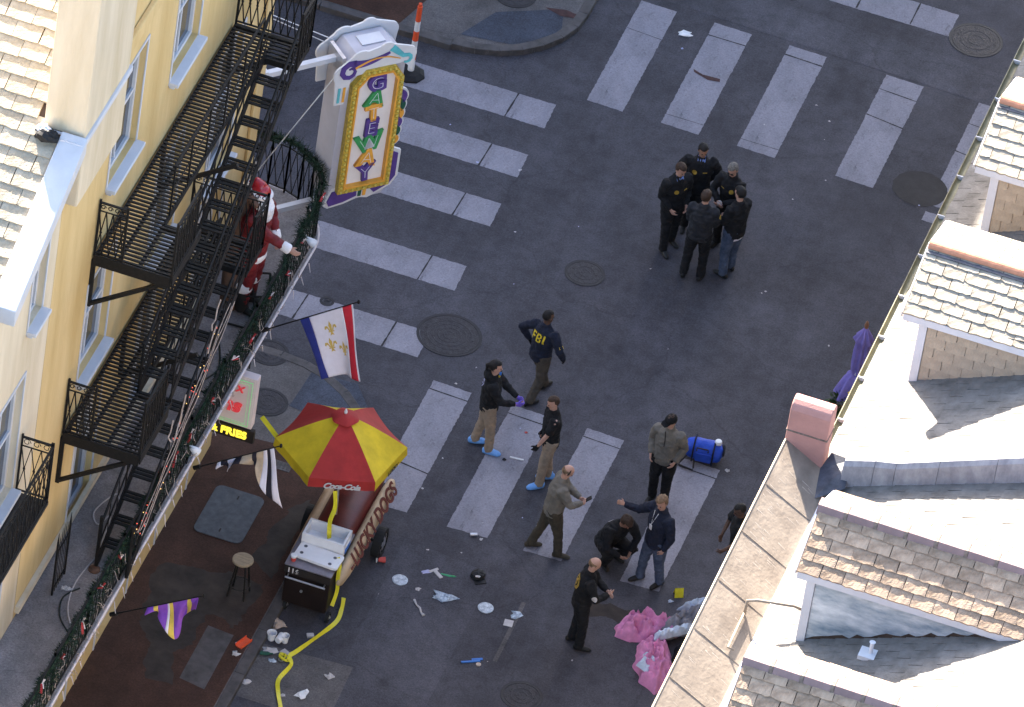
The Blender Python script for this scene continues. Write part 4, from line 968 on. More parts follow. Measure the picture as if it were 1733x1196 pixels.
# gilt frame, face, bulbs
FP = [(T0+.12, ZB+.24), (T1-.04, ZB+.24), (T1-.04, ZT-.40), (T1-.20, ZT-.16), (T0+.34, ZT-.16), (T0+.12, ZT-.42)]
def inset(poly, d):
    c = V((sum(p[0] for p in poly)/len(poly), sum(p[1] for p in poly)/len(poly))); out = []
    for i in range(len(poly)):
        a, b, e = V(poly[i-1]), V(poly[i]), V(poly[(i+1) % len(poly)]); d1 = (b-a).normalized(); d2 = (e-b).normalized()
        n1 = V((-d1.y, d1.x)); n2 = V((-d2.y, d2.x)); bi = (n1+n2).normalized(); out.append(b+bi*d/max(.3, bi.dot(n1)))
    return [(p.x, p.y) for p in out]
def sframe(poly, d, n0, n1, mat, nm):
    q = inset(poly, d); k = len(poly); m = MB()
    vs = [sp(t, n1, z) for t, z in poly]+[sp(t, n1, z) for t, z in q]+[sp(t, n0, z) for t, z in poly]+[sp(t, n0, z) for t, z in q]
    fs = []
    for i in range(k):
        j = (i+1) % k; fs += [(i, j, k+j, k+i), (i, 2*k+i, 2*k+j, j), (k+i, k+j, 3*k+j, 3*k+i)]
    m.add(vs, fs); return m.build(nm, mat, sg)
sframe(FP, .085, .20, .30, 'gold', 'bulb_frame')
sframe(inset(FP, .086), .03, .20, .315, 'orange_gold', 'inner_frame')
m = MB(); sprism(m, inset(FP, .10), .20, .225); m.build('face', 'sign_face', sg)
mid = inset(FP, .042); bulb = MB().ell((0, 0, 0), ((.028, 0, 0), (0, .028, 0), (0, 0, .028)), 8, 6).mesh('bulb'); bulb.materials.append(MATS['bulb'])
for i in range(len(mid)):
    a, b = V(mid[i]), V(mid[(i+1) % len(mid)]); n = max(1, round((b-a).length/.095))
    for k in range(n):
        p = a.lerp(b, k/n); inst('bulb', bulb, sg, Matrix.Translation(sp(p.x, .312, p.y)))
tm = (T0+T1)/2+.045
for i, (ch_, mt, rot) in enumerate((('G', 'purple', 4), ('A', 'green', -10), ('T', 'orange_gold', 4), ('E', 'purple', -2), ('W', 'green', 9), ('A', 'orange_gold', -9), ('Y', 'purple', 5))):
    z = ZT-.47-.292*i; xd = ax*math.cos(RAD(rot))+up*math.sin(RAD(rot)); yd = up*math.cos(RAD(rot))-ax*math.sin(RAD(rot))
    place_text('letter', ch_, .40, sg, sp(tm, .255, z), xd, yd, mt, ext=.022, bevel=.006, offset=.026)
    place_text('neon_tube', ch_, .33, sg, sp(tm, .284, z), xd, yd, 'neon_white' if mt != 'green' else 'neon_white', ext=.003, offset=-.012)
# purple foot scroll and the side plumes
foot = [(T0+.06, ZB+.30), (T0-.02, ZB+.12), (T0-.05, ZB-.02), (T0+.03, ZB-.08), (T0+.30, ZB-.05), (T0+.55, ZB+.02), (T0+.70, ZB-.02), (T1-.22, ZB+.02), (T1+.04, ZB+.14), (T1+.15, ZB+.30), (T1+.15, ZB+.80), (T1-.03, ZB+.90), (T1-.03, ZB+.30)]
m = MB(); sprism(m, foot, .16, .205); m.build('foot_board', 'white_ink', sg)
m = MB(); sprism(m, [(T0+.07, ZB+.24), (T0+.0, ZB+.06), (T0+.04, ZB-.03), (T0+.28, ZB+.0), (T0+.50, ZB+.07), (T0+.50, ZB+.24)], .207, .222); m.build('foot_scroll', 'purple', sg)
m = MB(); sprism(m, [(T1-.36, ZB+.22), (T1-.24, ZB+.07), (T1+.0, ZB+.18), (T1+.10, ZB+.32), (T1+.10, ZB+.76), (T1+.0, ZB+.82), (T1-.02, ZB+.30), (T1-.10, ZB+.23)], .207, .222); m.build('foot_scroll', 'purple', sg)
for i, mt in enumerate(('dark_green', 'orange_gold')):
    m = MB(); sprism(m, [(T0+.53+.08*i, ZB+.23), (T0+.53+.08*i, ZB+.05), (T0+.58+.08*i, ZB+.05), (T0+.59+.08*i, ZB+.23)], .207, .222); m.build('foot_scroll', mt, sg)
for i, mt in enumerate(('purple', 'dark_green', 'orange_gold', 'purple', 'dark_green', 'orange_gold')):
    zc = ZB+1.86-.165*i; rr = .18-.010*i
    m = MB(); sprism(m, scroll_outline(T1-.02, zc, rr, -75, 75, 8), .14, .18); m.build('plume_board', 'white_ink', sg)
    m = MB(); sprism(m, scroll_outline(T1-.02, zc, rr-.032, -60, 70, 8), .182, .20); m.build('plume', mt, sg)
# lid, hatch, brackets and arms
m = MB(); sprism(m, [(T0+.35, ZT+.122), (T0+.75, ZT+.122), (T0+.75, ZT+.14), (T0+.35, ZT+.14)], -.22, .02); m.build('hatch', 'white_trim', sg, bevel=.005)
for z in (7.42, 4.62):
    m = MB(); m.bar(sp(.10, -.08, z), sp(T0+.03, -.08, z+.05), .09); m.build('arm', 'white_trim', sg)
    m = MB(); sprism(m, [(.06, z-.12), (.12, z-.12), (.12, z+.12), (.06, z+.12)], -.18, .02); m.build('wall_plate', 'white_trim', sg)
m = MB(); sprism(m, [(T0-.04, 7.3), (T0+.02, 7.3), (T0+.02, 7.62), (T0-.04, 7.62)], -.30, .16); m.build('arm_bracket', 'steel', sg)
for a, b in ((sp(.10, -.08, 5.35), sp(T0, .02, 7.25)), (sp(.0, -.45, 8.4), sp(T0+.05, -.30, 7.5)), (sp(-.3, -.75, 8.5), sp(T0+.05, -.33, 7.6))):
    MB().tube([a, b], .009, 5).build('guy_wire', 'steel', sg)
m = MB(); m.lathe([(.02, 0), (.03, .06), (.001, .07)], 8, sp(T0-.03, .05, 5.15), (-1, 0, .2)); m.build('socket', 'steel', sg)

# ================================================================== HANGING FOOD SIGN UNDER THE BALCONY
YN, ZN = -7.0, 2.92
fsn = thing('neon_sign', 'lit food sign with green neon border under the balcony', 'sign', (-2.70, YN, ZN))
MB().box(-3.40, -2.27, YN, YN+.16, ZN, ZN+.98).build('cabinet', 'neon_board', fsn, bevel=.01)
MB().box(-3.37, -2.30, YN-.012, YN-.002, ZN+.03, ZN+.95).build('board', 'neon_board', fsn)
m = MB(); m.tube([(-3.35, YN-.03, ZN+.06), (-2.33, YN-.03, ZN+.06), (-2.33, YN-.03, ZN+.92), (-3.35, YN-.03, ZN+.92)], .007, 6); m.build('neon_border', 'neon_green', fsn)
m = MB(); m.tube([(-3.35, YN-.03, ZN+.10), (-2.38, YN-.03, ZN+.10), (-2.38, YN-.03, ZN+.87), (-3.35, YN-.03, ZN+.87)], .004, 6); m.build('neon_border', 'neon_green', fsn)
place_text('script', 'ms', .36, fsn, (-2.69, YN-.03, ZN+.40), (1, 0, .08), (0, 0, 1), 'neon_red', ext=.01, shear=.3, offset=.012)
place_text('script', 'x', .26, fsn, (-2.53, YN-.03, ZN+.76), (1, 0, .08), (0, 0, 1), 'neon_red', ext=.01, shear=.3)
MB().box(-3.35, -2.21, YN-.02, YN+.06, ZN-.25, ZN-.02).build('letter_board', 'black_ink', fsn)
place_text('letters', 'N & FRIES', .185, fsn, (-2.71, YN-.034, ZN-.13), (1, 0, 0), (0, 0, 1), 'neon_yellow', ext=.008, offset=.006)
for x in (-3.25, -2.45): MB().tube([(x, YN+.08, ZN+1.1), (x, YN+.08, BZ-.16)], .014, 6).build('hanger', 'iron', fsn)

# ================================================================== BUILDINGS ON THE RIGHT
def sweep_x(mb, prof, y0, y1):
    """closed profile of (x, z) pulled from y0 to y1"""
    k = len(prof); mb.add([(x, y0, z) for x, z in prof]+[(x, y1, z) for x, z in prof], [tuple(range(k)), tuple(range(2*k-1, k-1, -1))]+[(i, k+i, k+(i+1) % k, (i+1) % k) for i in range(k)]); return mb
def course_mesh(mb, O, u, v, nu, nv, w, e, th, rnd):
    u = V(u).normalized(); v = V(v).normalized(); n = u.cross(v); O = V(O)
    for j in range(nv):
        for i in range(-1, nu):
            a = w*(i+.5*(j % 2)); a0 = max(0, a)+.005; a1 = min(nu*w, a+w)-.005
            if a1 <= a0+.02: continue
            t_ = th*rnd.uniform(.8, 1.25); e0 = e*j+rnd.uniform(-.008, .008); e1 = e*(j+1.12)
            q = [O+u*a0+v*e0+n*t_, O+u*a1+v*(e0+rnd.uniform(-.006, .006))+n*t_, O+u*a1+v*e1+n*.004, O+u*a0+v*e1+n*.004, O+u*a0+v*e0, O+u*a1+v*e0]
            mb.add(q, [(0, 1, 2, 3), (4, 5, 1, 0), (4, 0, 3), (5, 2, 1)])
def dormer(bld, xf, yc, half, zb, ze, rise, xr, slope_mat, ridge_mat, cheek, roof_z, overlap, seed, capped):
    """gabled dormer: front at xf, centre yc; cheeks rise from the roof to ze; rake overhangs to xr; runs back into the roof"""
    XB = xf+3.4; zr = ze+rise; y0, y1 = yc-half, yc+half
    m = MB()
    for y in (y0+.06, y1-.06):
        m.add([(xf, y, roof_z(xf)-.1), (XB, y, roof_z(XB)-.1), (XB, y, ze-.04), (xf, y, ze-.04)], [(0, 1, 2, 3)])
    m.add([(xf, y0+.06, roof_z(xf)-.1), (xf, y1-.06, roof_z(xf)-.1), (xf, y1-.06, ze-.04), (xf, yc, zr-.06), (xf, y0+.06, ze-.04)], [(0, 1, 2, 3, 4)])
    dr = m.build('dormer', 'slate_gap' if cheek == 'cheek_blue' else 'cheek_brick', bld)
    for s in (-1, 1):      # sloping boards under the slates
        m = MB(); ye = yc+s*half
        m.add([(xr, ye, ze), (XB, ye, ze), (XB, yc, zr), (xr, yc, zr), (xr, ye, ze-.05), (XB, ye, ze-.05), (XB, yc, zr-.05), (xr, yc, zr-.05)],
              [(0, 1, 2, 3), (7, 6, 5, 4), (0, 4, 5, 1), (0, 3, 7, 4), (1, 5, 6, 2)]); m.build('roof_board', 'slate_gap', dr)
    # slates, near slope and far slope
    sv = V((0, half, rise)).normalized(); L_ = math.hypot(half, rise); nv = round(L_/.195); e = (L_-.02)/nv
    tiles('slate', dr, (xr+.005, y0-.02, ze-.008), (1, 0, 0), sv, 10, nv, .325, e, slope_mat, .018, seed=seed)
    sv2 = V((0, -half, rise)).normalized()
    mm = MB(); course_mesh(mm, (xr+3.25, y1+.02, ze-.008), (-1, 0, 0), sv2, 10, nv, .325, e, .018, random.Random(seed+50)); mm.build('far_slates', slope_mat, dr, kind='stuff')
    # ridge
    if capped:
        rl = .40; x = xr-.02; i = 0
        pm = MB(); pm.add([(0, -.15, -.10), (0, -.085, .05), (0, .085, .05), (0, .15, -.10), (rl, -.15, -.105), (rl, -.085, .042), (rl, .085, .042), (rl, .15, -.105)], [(0, 1, 5, 4), (1, 2, 6, 5), (2, 3, 7, 6), (3, 2, 1, 0), (4, 5, 6, 7)])
        pm = pm.mesh('ridge_tile'); pm.materials.append(MATS[ridge_mat])
        cm = MB(); cm.add([(0, -.155, -.10), (0, -.09, .056), (0, .09, .056), (0, .155, -.10), (.05, -.155, -.10), (.05, -.09, .056), (.05, .09, .056), (.05, .155, -.10)], [(0, 1, 5, 4), (1, 2, 6, 5), (2, 3, 7, 6), (3, 2, 1, 0), (4, 5, 6, 7)])
        cm = cm.mesh('ridge_collar'); cm.materials.append(MATS['mortar'])
        while x < XB:
            inst('ridge_tile', pm, dr, Matrix.Translation((x, yc, zr+.012))); inst('ridge_collar', cm, dr, Matrix.Translation((x+rl-.02, yc, zr+.006))); x += rl+.035
    else:
        x = xr; rl = .34
        hm = MB(); k = 8
        hm.add([(xx, .085*math.cos(math.pi*i/k), .075*math.sin(math.pi*i/k)-.02) for xx in (0, rl) for i in range(k+1)], [(i, i+1, k+2+i, k+1+i) for i in range(k)]+[tuple(range(k+1)), tuple(range(2*k+1, k, -1))])
        hm = hm.mesh('ridge_tile'); hm.materials.append(MATS[ridge_mat])
        while x < XB: inst('ridge_tile', hm, dr, Matrix.Translation((x, yc-.01, zr+.02))); x += rl-.002
        MB().bar((xr, yc-.13, zr-.022), (XB, yc-.13, zr-.022), .09, .012).build('ridge_flashing', 'lead', dr)
    # fascia, corner board, cheek cladding
    MB().box(xr+.02, XB, y0-.035, y0-.005, ze-.125, ze-.012).build('fascia', 'white_trim', dr)
    MB().box(xf-.02, xf+.10, y0+.02, y0+.056, roof_z(xf)-.02, ze-.13).build('corner_board', 'white_trim', dr)
    for s in (-1, 1):
        m = MB(); ye = yc+s*half; m.bar((xr-.012, ye, ze-.055), (xr-.012, yc, zr-.055), .022, .11); m.build('rake_board', 'white_trim', dr)
    h_ = ze-.13-roof_z(xf)
    if cheek == 'cheek_blue':
        m = MB(); n = 26; rj = random.Random(seed); topv = []; botv = []
        for i in range(n+1):
            x = xf+.105+2.6*i/n; tp = ze-.128; bt = min(roof_z(x)+.015+rj.choice((0, .03, .06))+rj.uniform(0, .03), tp); topv.append((x, y0+.052, tp)); botv.append((x, y0+.052, bt))
        m.add(topv+botv, [(i, n+1+i, n+2+i, i+1) for i in range(n)]); m.build('cheek_panel', cheek, dr)
    else: tiles('cheek_slate', dr, (xf+.105, y0+.054, ze-.125-.19*math.ceil(h_/.19)), (1, 0, 0), (0, 0, 1), 8, math.ceil(h_/.19), .30, .19, cheek, .005, keep=lambda c: c.z > roof_z(c.x)-.12, seed=seed+3, jit=.003)
    return dr

# --- pale slate house to the north
nb = thing('slate_house', 'house with pale slate dormers, terracotta ridges and green gutter', 'building', (8, -8, 0))
rzB = lambda x: 10.83+.45*(x-8.15)
m = MB(); sweep_x(m, [(7.9, 0), (7.9, 10.3), (7.55, 10.42), (7.5, rzB(7.5)-.06), (13.5, rzB(13.5)-.06), (13.5, 0)], -12.75, 14); m.build('wall', 'cream_stucco', nb)
m = MB(); sweep_x(m, [(7.5, rzB(7.5)-.055), (13.5, rzB(13.5)-.055), (13.5, rzB(13.5)), (7.5, rzB(7.5))], -12.9, 14); rb_ = m.build('roof', 'main_slate', nb)
m = MB(); course_mesh(m, (7.5, 13.9, rzB(7.5)), (0, -1, 0), V((1, 0, .45)), 82, 15, .325, .21, .016, random.Random(4)); m.build('roof_slates', 'main_slate', rb_, kind='stuff')
dormer(nb, 8.15, -9.75, 1.12, 10.83, 12.06, .40, 7.87, 'slate_pale', 'ridge_terracotta', 'cheek_brick', rzB, 0, 11, False)
dormer(nb, 8.15, -6.05, 1.12, 10.83, 12.06, .40, 7.87, 'slate_pale', 'ridge_terracotta', 'cheek_brick', rzB, 0, 12, False)
# gutter in lengths with joints
for i in range(14):
    ya = -12.7+1.02*i
    m = MB(); k = 8
    prof = [(7.44+.07*math.cos(math.pi+math.pi*j/k), 10.50+.07*math.sin(math.pi+math.pi*j/k)) for j in range(k+1)]
    prof = prof + [(x_*.0+7.44+(x_-7.44)*.82, 10.50+(z_-10.50)*.82) for x_, z_ in prof[::-1]]
    sweep_x(m, prof, ya, ya+1.0); m.build('gutter_length', 'gutter_green', nb)
    MB().box(7.375, 7.52, ya-.018, ya+.002, 10.435, 10.506).build('gutter_joint', 'white_trim', nb)

# --- tan slate house to the south
ob = thing('tan_slate_house', 'house with tan slate dormers, capped ridges and brown metal parapet roof', 'building', (8, -18, 0))
rzA = lambda x: 10.28+.42*(x-8.2)
m = MB(); sweep_x(m, [(7.9, 0), (7.9, 9.6), (7.62, 9.7), (7.62, rzA(7.62)-.06), (13.5, rzA(13.5)-.06), (13.5, 0)], -30, -12.45); m.build('wall', 'cream_stucco', ob)
m = MB(); sweep_x(m, [(7.60, rzA(7.6)-.055), (13.5, rzA(13.5)-.055), (13.5, rzA(13.5)), (7.60, rzA(7.6))], -30, -12.45); ra_ = m.build('roof', 'main_slate', ob)
m = MB(); course_mesh(m, (7.95, -12.62, rzA(7.95)), (0, -1, 0), V((1, 0, .42)), 36, 14, .325, .21, .016, random.Random(5)); m.build('roof_slates', 'main_slate', ra_, kind='stuff')
dormer(ob, 8.2, -15.37, .90, 10.28, 11.56, .47, 8.02, 'slate_tan', 'ridge_mauve', 'cheek_blue', rzA, 0, 21, True)
dormer(ob, 8.2, -18.88, .90, 10.28, 11.58, .48, 8.02, 'slate_tan', 'ridge_mauve', 'cheek_blue', rzA, 0, 22, True)
# inward-sloping metal parapet roof, in sheets with standing seams
for i in range(9):
    ya = -22.4+1.12*i; yb = ya+1.1195; dz = .0
    m = MB(); sweep_x(m, [(6.85, 10.42), (7.58, 10.00), (7.58, 10.03), (6.85, 10.45)], ya, yb); sh_ = m.build('metal_sheet', 'roof_metal', ob)
    m = MB(); m.bar((6.86, ya, 10.452), (7.57, ya, 10.039), .010, .007); m.build('seam', 'roof_metal', sh_)
random.seed(33)
m = MB()
for i in range(150):
    y = random.uniform(-22, -12.6); s0 = random.uniform(.05, .85) if i % 3 else random.uniform(.05, .3); L_ = random.uniform(.04, .16); x0 = 6.85+.73*s0; x1 = min(7.56, x0+L_)
    yd = -random.uniform(.01, .03)
    zf = lambda x: 10.4515-.5753*(x-6.85)
    wd = random.uniform(.003, .009)
    m.add([(x0, y-wd, zf(x0)), (x1, y+yd-wd*.3, zf(x1)), (x1, y+yd+wd*.3, zf(x1)), (x0, y+wd, zf(x0))], [(0, 1, 2, 3)])
m.build('scuff_marks', 'scuff', ob, kind='stuff')
m = MB(); sweep_x(m, [(6.80, 9.6), (6.846, 9.6), (6.846, 10.46), (6.835, 10.468), (6.82, 10.455)], -22.4, -12.4); m.build('parapet_face', 'cream_stucco', ob)
m = MB(); sweep_x(m, [(6.85, 9.6), (7.9, 9.6), (7.9, 9.7), (6.85, 9.7)], -22.4, -12.4); m.build('soffit', 'cream_stucco', ob)
m = MB(); sweep_x(m, [(7.585, 9.9), (7.70, 9.9), (7.72, 10.07), (7.66, 10.10), (7.59, 10.06)], -22.4, -13.0); m.build('valley_curb', 'white_trim', ob)
m = MB(); m.tube([(7.35, -15.9, 10.17), (7.36, -15.9, 10.42), (7.5, -15.9, 10.48), (8.02, -15.9, 10.58), (8.18, -15.9, 10.55)], .022, 8); m.build('conduit', 'roof_metal', ob, smooth=True)
m = MB(); m.tube([(7.35, -15.9, 10.20), (7.35, -16.7, 10.20), (7.45, -16.72, 10.2)], .016, 8); m.build('conduit', 'roof_metal', ob, smooth=True)
m = MB(); m.lathe([(.03, 0), (.03, .22), (.045, .24), (.001, .25)], 12, (9.3, -16.6, rzA(9.3)+.01)); m.build('vent_pipe', 'white_plastic', ob)
m = MB(); m.box(9.15, 9.38, -16.72, -16.5, rzA(9.3)-.02, rzA(9.3)+.05); m.build('vent_flashing', 'white_plastic', ob)
# party wall between the houses: grey rendered parapet and the pink end block
pw = thing('party_wall', 'grey rendered parapet wall running up between the two slate roofs', 'wall', (8, -12.95, 0))
xs = [7.86, 8.02, 8.3, 8.6, 9.2, 10, 11, 12, 13]
top = lambda x: rzB(x)+(.34 if x < 8.1 else .34-.10*min(1, (x-8.1)/.5))
sec = [(-.17, -.6), (-.17, -.02), (-.12, .05), (0, .075), (.12, .05), (.17, -.02), (.17, -.6)]
for a, b, nm in ((0, 2, 'coping_stub'), (2, 3, 'parapet'), (3, 4, 'parapet'), (4, 5, 'parapet'), (5, 8, 'parapet')):
    m = MB(); k = len(sec)
    for x in (xs[a]+.003, xs[b]-.003): m.v += [V((x, -13.12+p, top(x)+q)) for p, q in sec]
    m.f += [(i, i+1, k+i+1, k+i) for i in range(k-1)]+[tuple(range(k)), tuple(range(2*k-1, k-1, -1))]; m.m += [0]*(k+1); m.build(nm, 'parapet_grey', pw)
for o_ in (nb, pw): o_.location = V(o_.location) + V((-.11, .66, -.54))   # the two stand lower and a little further north
pk = thing('end_block', 'pink rendered block with rounded top at the end of the party wall', 'wall', (7.15, -12.3, 9.6))
m = MB(); pr = [(-.17, 9.7), (-.17, 11.0), (-.13, 11.08), (-.05, 11.12), (.08, 11.12), (.15, 11.06), (.17, 10.98), (.17, 9.7)]
k = len(pr); m.add([(6.82, -12.23+p, z) for p, z in pr]+[(7.42, -12.23+p, z) for p, z in pr], [tuple(range(k)), tuple(range(2*k-1, k-1, -1))]+[(i, k+i, k+(i+1) % k, (i+1) % k) for i in range(k)]); m.build('block', 'pink_stucco', pk, bevel=.02)
MB().box(6.812, 7.428, -12.406, -12.054, 10.62, 10.645).build('joint', 'mortar', pk)
m = MB(); m.add([(7.40, -12.42, 10.14), (7.80, -12.30, 10.36), (7.86, -12.75, 10.20), (7.50, -13.0, 10.07), (7.48, -12.2, 10.30)], [(0, 4, 1, 3), (3, 1, 2)]); m.build('lead_valley', 'lead', pk)

# --- tall brick block across the side street, out of view to the north-west; it shades the crossing
nw = thing('brick_block', 'tall dark brick block beyond the curved corner pavement', 'building', (-6, 10.5, 0))
m = MB(); hs = [(12+3*i, 13.4+3*i, .4+3.6*j, 3.0+3.6*j) for i in range(9) for j in range(4)]
wall_x(m, -4.2, 10.5, 40, 0, 22, hs); m.add([(-4.2, 10.5, 0), (-30, 10.5, 0), (-30, 10.5, 22), (-4.2, 10.5, 22)], [(0, 1, 2, 3)])
m.add([(-4.2, 10.5, 22), (-4.2, 40, 22), (-30, 40, 22), (-30, 10.5, 22)], [(0, 1, 2, 3)]); m.add([(-30, 10.5, 0), (-30, 40, 0), (-30, 40, 22), (-30, 10.5, 22)], [(0, 1, 2, 3)]); m.add([(-4.2, 40, 0), (-30, 40, 0), (-30, 40, 22), (-4.2, 40, 22)], [(0, 1, 2, 3)])
m.build('wall', 'brick_dark', nw)
for h in hs: sash(nw, -4.2, *h, sill=False)

# closed violet parasol and a planter beyond the gutter
t = thing('closed_parasol', 'folded violet patio parasol on a wooden pole beyond the gutter', 'parasol', (5.40, .75, 0))
MB().tube([(0, 0, 0), (0, 0, 2.15)], .024, 10).build('pole', 'parasol_wood', t, world=False)
def pleat(prof, n, amp, seed):
    mb = MB(); vs = []
    for r, z in prof:
        for k in range(n):
            a = 2*math.pi*k/n; q = r*(1+amp*math.sin(k*math.pi*2/ (n/8)))*(1+.12*noise.noise(V((math.cos(a)*2, math.sin(a)*2, z*3+seed)))); vs.append((q*math.cos(a), q*math.sin(a), z))
    mb.add(vs, [(i*n+k, i*n+(k+1) % n, (i+1)*n+(k+1) % n, (i+1)*n+k) for i in range(len(prof)-1) for k in range(n)]); return mb
pleat([(.27, .66), (.25, .78), (.17, 1.0), (.07, 1.12), (.05, 1.16)], 48, .22, 1).build('skirt', 'parasol_violet', t, world=False, smooth=True)
pleat([(.10, 1.12), (.12, 1.3), (.115, 1.55), (.10, 1.72), (.15, 1.80), (.06, 1.96), (.02, 2.04)], 48, .2, 2).build('canopy', 'parasol_violet', t, world=False, smooth=True)
MB().lathe([(.085, 1.10), (.09, 1.14), (.085, 1.18)], 14).build('tie', 'flag_white', t, world=False)
MB().lathe([(.03, 2.03), (.035, 2.10), (.01, 2.17), (.001, 2.18)], 10).build('finial', 'parasol_wood', t, world=False)
m = MB(); m.tube([(0, -.315, .74), (.02, -.305, .82), (-.03, -.27, .88), (.03, -.24, .93)], .022, 6); m.build('emblem', 'flag_gold', t, world=False)
MB().lathe([(.26, 0), (.26, .05), (.05, .08)], 20).build('base', 'iron_worn', t, world=False)
t = thing('potted_shrub', 'small leafy shrub in a pot beside the folded parasol', 'plant', (5.28, .62, 0))
MB().lathe([(.13, 0), (.18, .3), (.20, .32), (.001, .30)], 16).build('pot', 'pot', t, world=False)
m = MB(); random.seed(3)
for i in range(340):
    d = V((random.gauss(0, 1), random.gauss(0, 1), random.gauss(.3, 1))).normalized(); b = V((0, 0, .48))+d*random.uniform(.08, .24); s = d.cross(V((random.random(), random.random(), random.random()))).normalized()*.025
    m.add([b, b+d*.05+s, b+d*.10, b+d*.05-s], [(0, 1, 2, 3)])
m.build('foliage', 'leaf', t, world=False, kind='stuff')

# ================================================================== HOT DOG CART
hc = thing('hot_dog_cart', 'dark red hot dog shaped street cart lettered LUCKY DOGS', 'cart', (-.93, -6.2, 0))
HB = MB().box(-1.30, -.58, -7.50, -6.42, .22, .98); HB.build('cabinet', 'cart_brown', hc, bevel=.03)
MB().box(-1.32, -.56, -7.52, -6.40, .982, 1.005).build('worktop', 'cart_top', hc, bevel=.006)
MB().box(-1.31, -.57, -7.525, -7.505, .84, .98).build('front_panel', 'black_ink', hc)
m = MB(); m.tube([(-1.27, -7.58, .80), (-.62, -7.58, .80)], .016, 10); m.tube([(-1.24, -7.50, .80), (-1.24, -7.58, .80)], .012, 6); m.tube([(-.65, -7.50, .80), (-.65, -7.58, .80)], .012, 6); m.build('push_handle', 'steel', hc)
place_text('number', '116', .13, hc, (-1.17, -7.532, .91), (1, 0, 0), (0, 0, 1), 'white_ink', ext=.002, offset=.003)
for z in (.55,): MB().lathe([(.022, 0), (.022, .02)], 12, (-1.0, -7.505, z), (0, -1, 0)).build('lock', 'steel', hc)
# bun sides, sausage
def bun(x, nm):
    m = MB(); ys = [-7.22, -7.12, -6.85, -6.2, -5.5, -4.95, -4.70, -4.60]; rs = [.06, .15, .20, .215, .215, .20, .15, .06]
    m.loft([(x, y, .68) for y in ys], [(r*.5, r*.95) for r in rs], (1, 0, 0), 20, .6); return m.build(nm, 'bun', hc, smooth=True)
bun(-.52, 'bun_half'); bun(-1.31, 'bun_half')
m = MB(); ys = [-6.44, -6.2, -5.6, -5.0, -4.68, -4.52, -4.44]; rs = [(.33, .17), (.335, .185), (.335, .19), (.335, .185), (.31, .17), (.22, .13), (.10, .06)]
m.loft([(-.94, y, .76) for y in ys], rs, (1, 0, 0), 24, .4); m.build('sausage', 'sausage', hc, smooth=True)
MB().box(-1.28, -.60, -6.42, -4.75, .40, .74).build('chassis', 'cart_brown', hc)
mu = V((-.62, 0, .78)).normalized()
place_text('lettering', 'LUCKY DOGS', .30, hc, (-.52+.098, -5.82, .68+.128), (0, 1, 0), mu, 'maroon_ink', ext=.004, spacing=1.06, shear=.12, offset=.010)
ln = V((0, 1, 0)).cross(mu)
for y0, y1 in ((-7.05, -6.86),):
    m = MB()
    for i in range(4): m.lathe([(.028-.004*i, 0), (.02-.004*i, .006), (.001, .007)], 8, (-.40, -6.95+.05*i, .80-.004*i), ln)
    m.build('ornament', 'maroon_ink', hc, kind='stuff')
def wheel(x, y, r, wd):
    w_ = MB().lathe([(r, -wd/2), (r, wd/2), (r*.72, wd/2+.006), (r*.72, -wd/2-.006)], 26, (x, y, r), (1, 0, 0), ring=True).build('wheel', 'rubber', hc)
    MB().lathe([(r*.715, -wd/3), (r*.715, wd/2-.012), (r*.25, wd/2+.006), (r*.1, wd/2+.02), (.001, wd/2+.02)], 22, (x, y, r), (1, 0, 0)).build('rim', 'steel', w_)
    for k in range(6):
        a = RAD(60*k); MB().lathe([(r*.11, wd/2-.004), (r*.11, wd/2+.003)], 10, (x, y+r*.48*math.cos(a), r+r*.48*math.sin(a)), (1, 0, 0)).build('rim_hole', 'rubber', w_)
wheel(-.36, -5.55, .25, .13); wheel(-1.52, -5.55, .25, .13); wheel(-.56, -7.38, .09, .05); wheel(-1.25, -7.38, .09, .05)
MB().tube([(-1.5, -5.55, .25), (-.4, -5.55, .25)], .025, 8).build('axle', 'iron_worn', hc)
# white cool box with its lid laid aside
ck = thing('cool_box', 'open white cool box on the hot dog cart', 'cool box', (-.90, -6.80, 1.005))
m = MB(); X0, X1, Y0, Y1, Zb, Zt = -1.24, -.56, -7.00, -6.60, 1.008, 1.24
th = .035
m.box(X0, X1, Y0, Y1, Zb, Zb+th); m.box(X0, X0+th, Y0, Y1, Zb+th, Zt); m.box(X1-th, X1, Y0, Y1, Zb+th, Zt); m.box(X0+th, X1-th, Y0, Y0+th, Zb+th, Zt); m.box(X0+th, X1-th, Y1-th, Y1, Zb+th, Zt)
m.build('tub', 'white_plastic', ck)
for x in (X0-.012, X1-.008): MB().box(x, x+.02, -6.88, -6.72, 1.12, 1.16).build('carry_grip', 'white_plastic', ck, bevel=.004)
MB().box(X1-.02, X1+.012, -6.92, -6.68, 1.02, 1.10).build('label_patch', 'litter_blue', ck)
ld = thing('serving_board', 'white slab with cup holders from the cool box, lying on the cart top', 'board', (-.88, -7.19, 1.005), -.06) # with cup holders lying on the cart top', 'lid', (-.94, -6.85, 1.005), .05)
slab(MB(), rrect(.36, .175, .05), .03, .075).build('lid_slab', 'white_plastic', ld, world=False, bevel=.008); slab(MB(), rrect(.32, .15, .05), .003, .03).build('lid_plug', 'white_plastic', ld, world=False)
for x, y in ((-.26, .09), (-.26, -.08), (.24, .06), (.22, -.11)):
    MB().lathe([(.030, .0755), (.030, .079), (.022, .079), (.022, .0755)], 14, (x, y, 0), ring=True).build('cup_holder', 'cart_top', ld, world=False)
    MB().lathe([(.021, .0755), (.021, .077), (.001, .077)], 14, (x, y, 0)).build('cup_holder', 'plate_grey', ld, world=False)
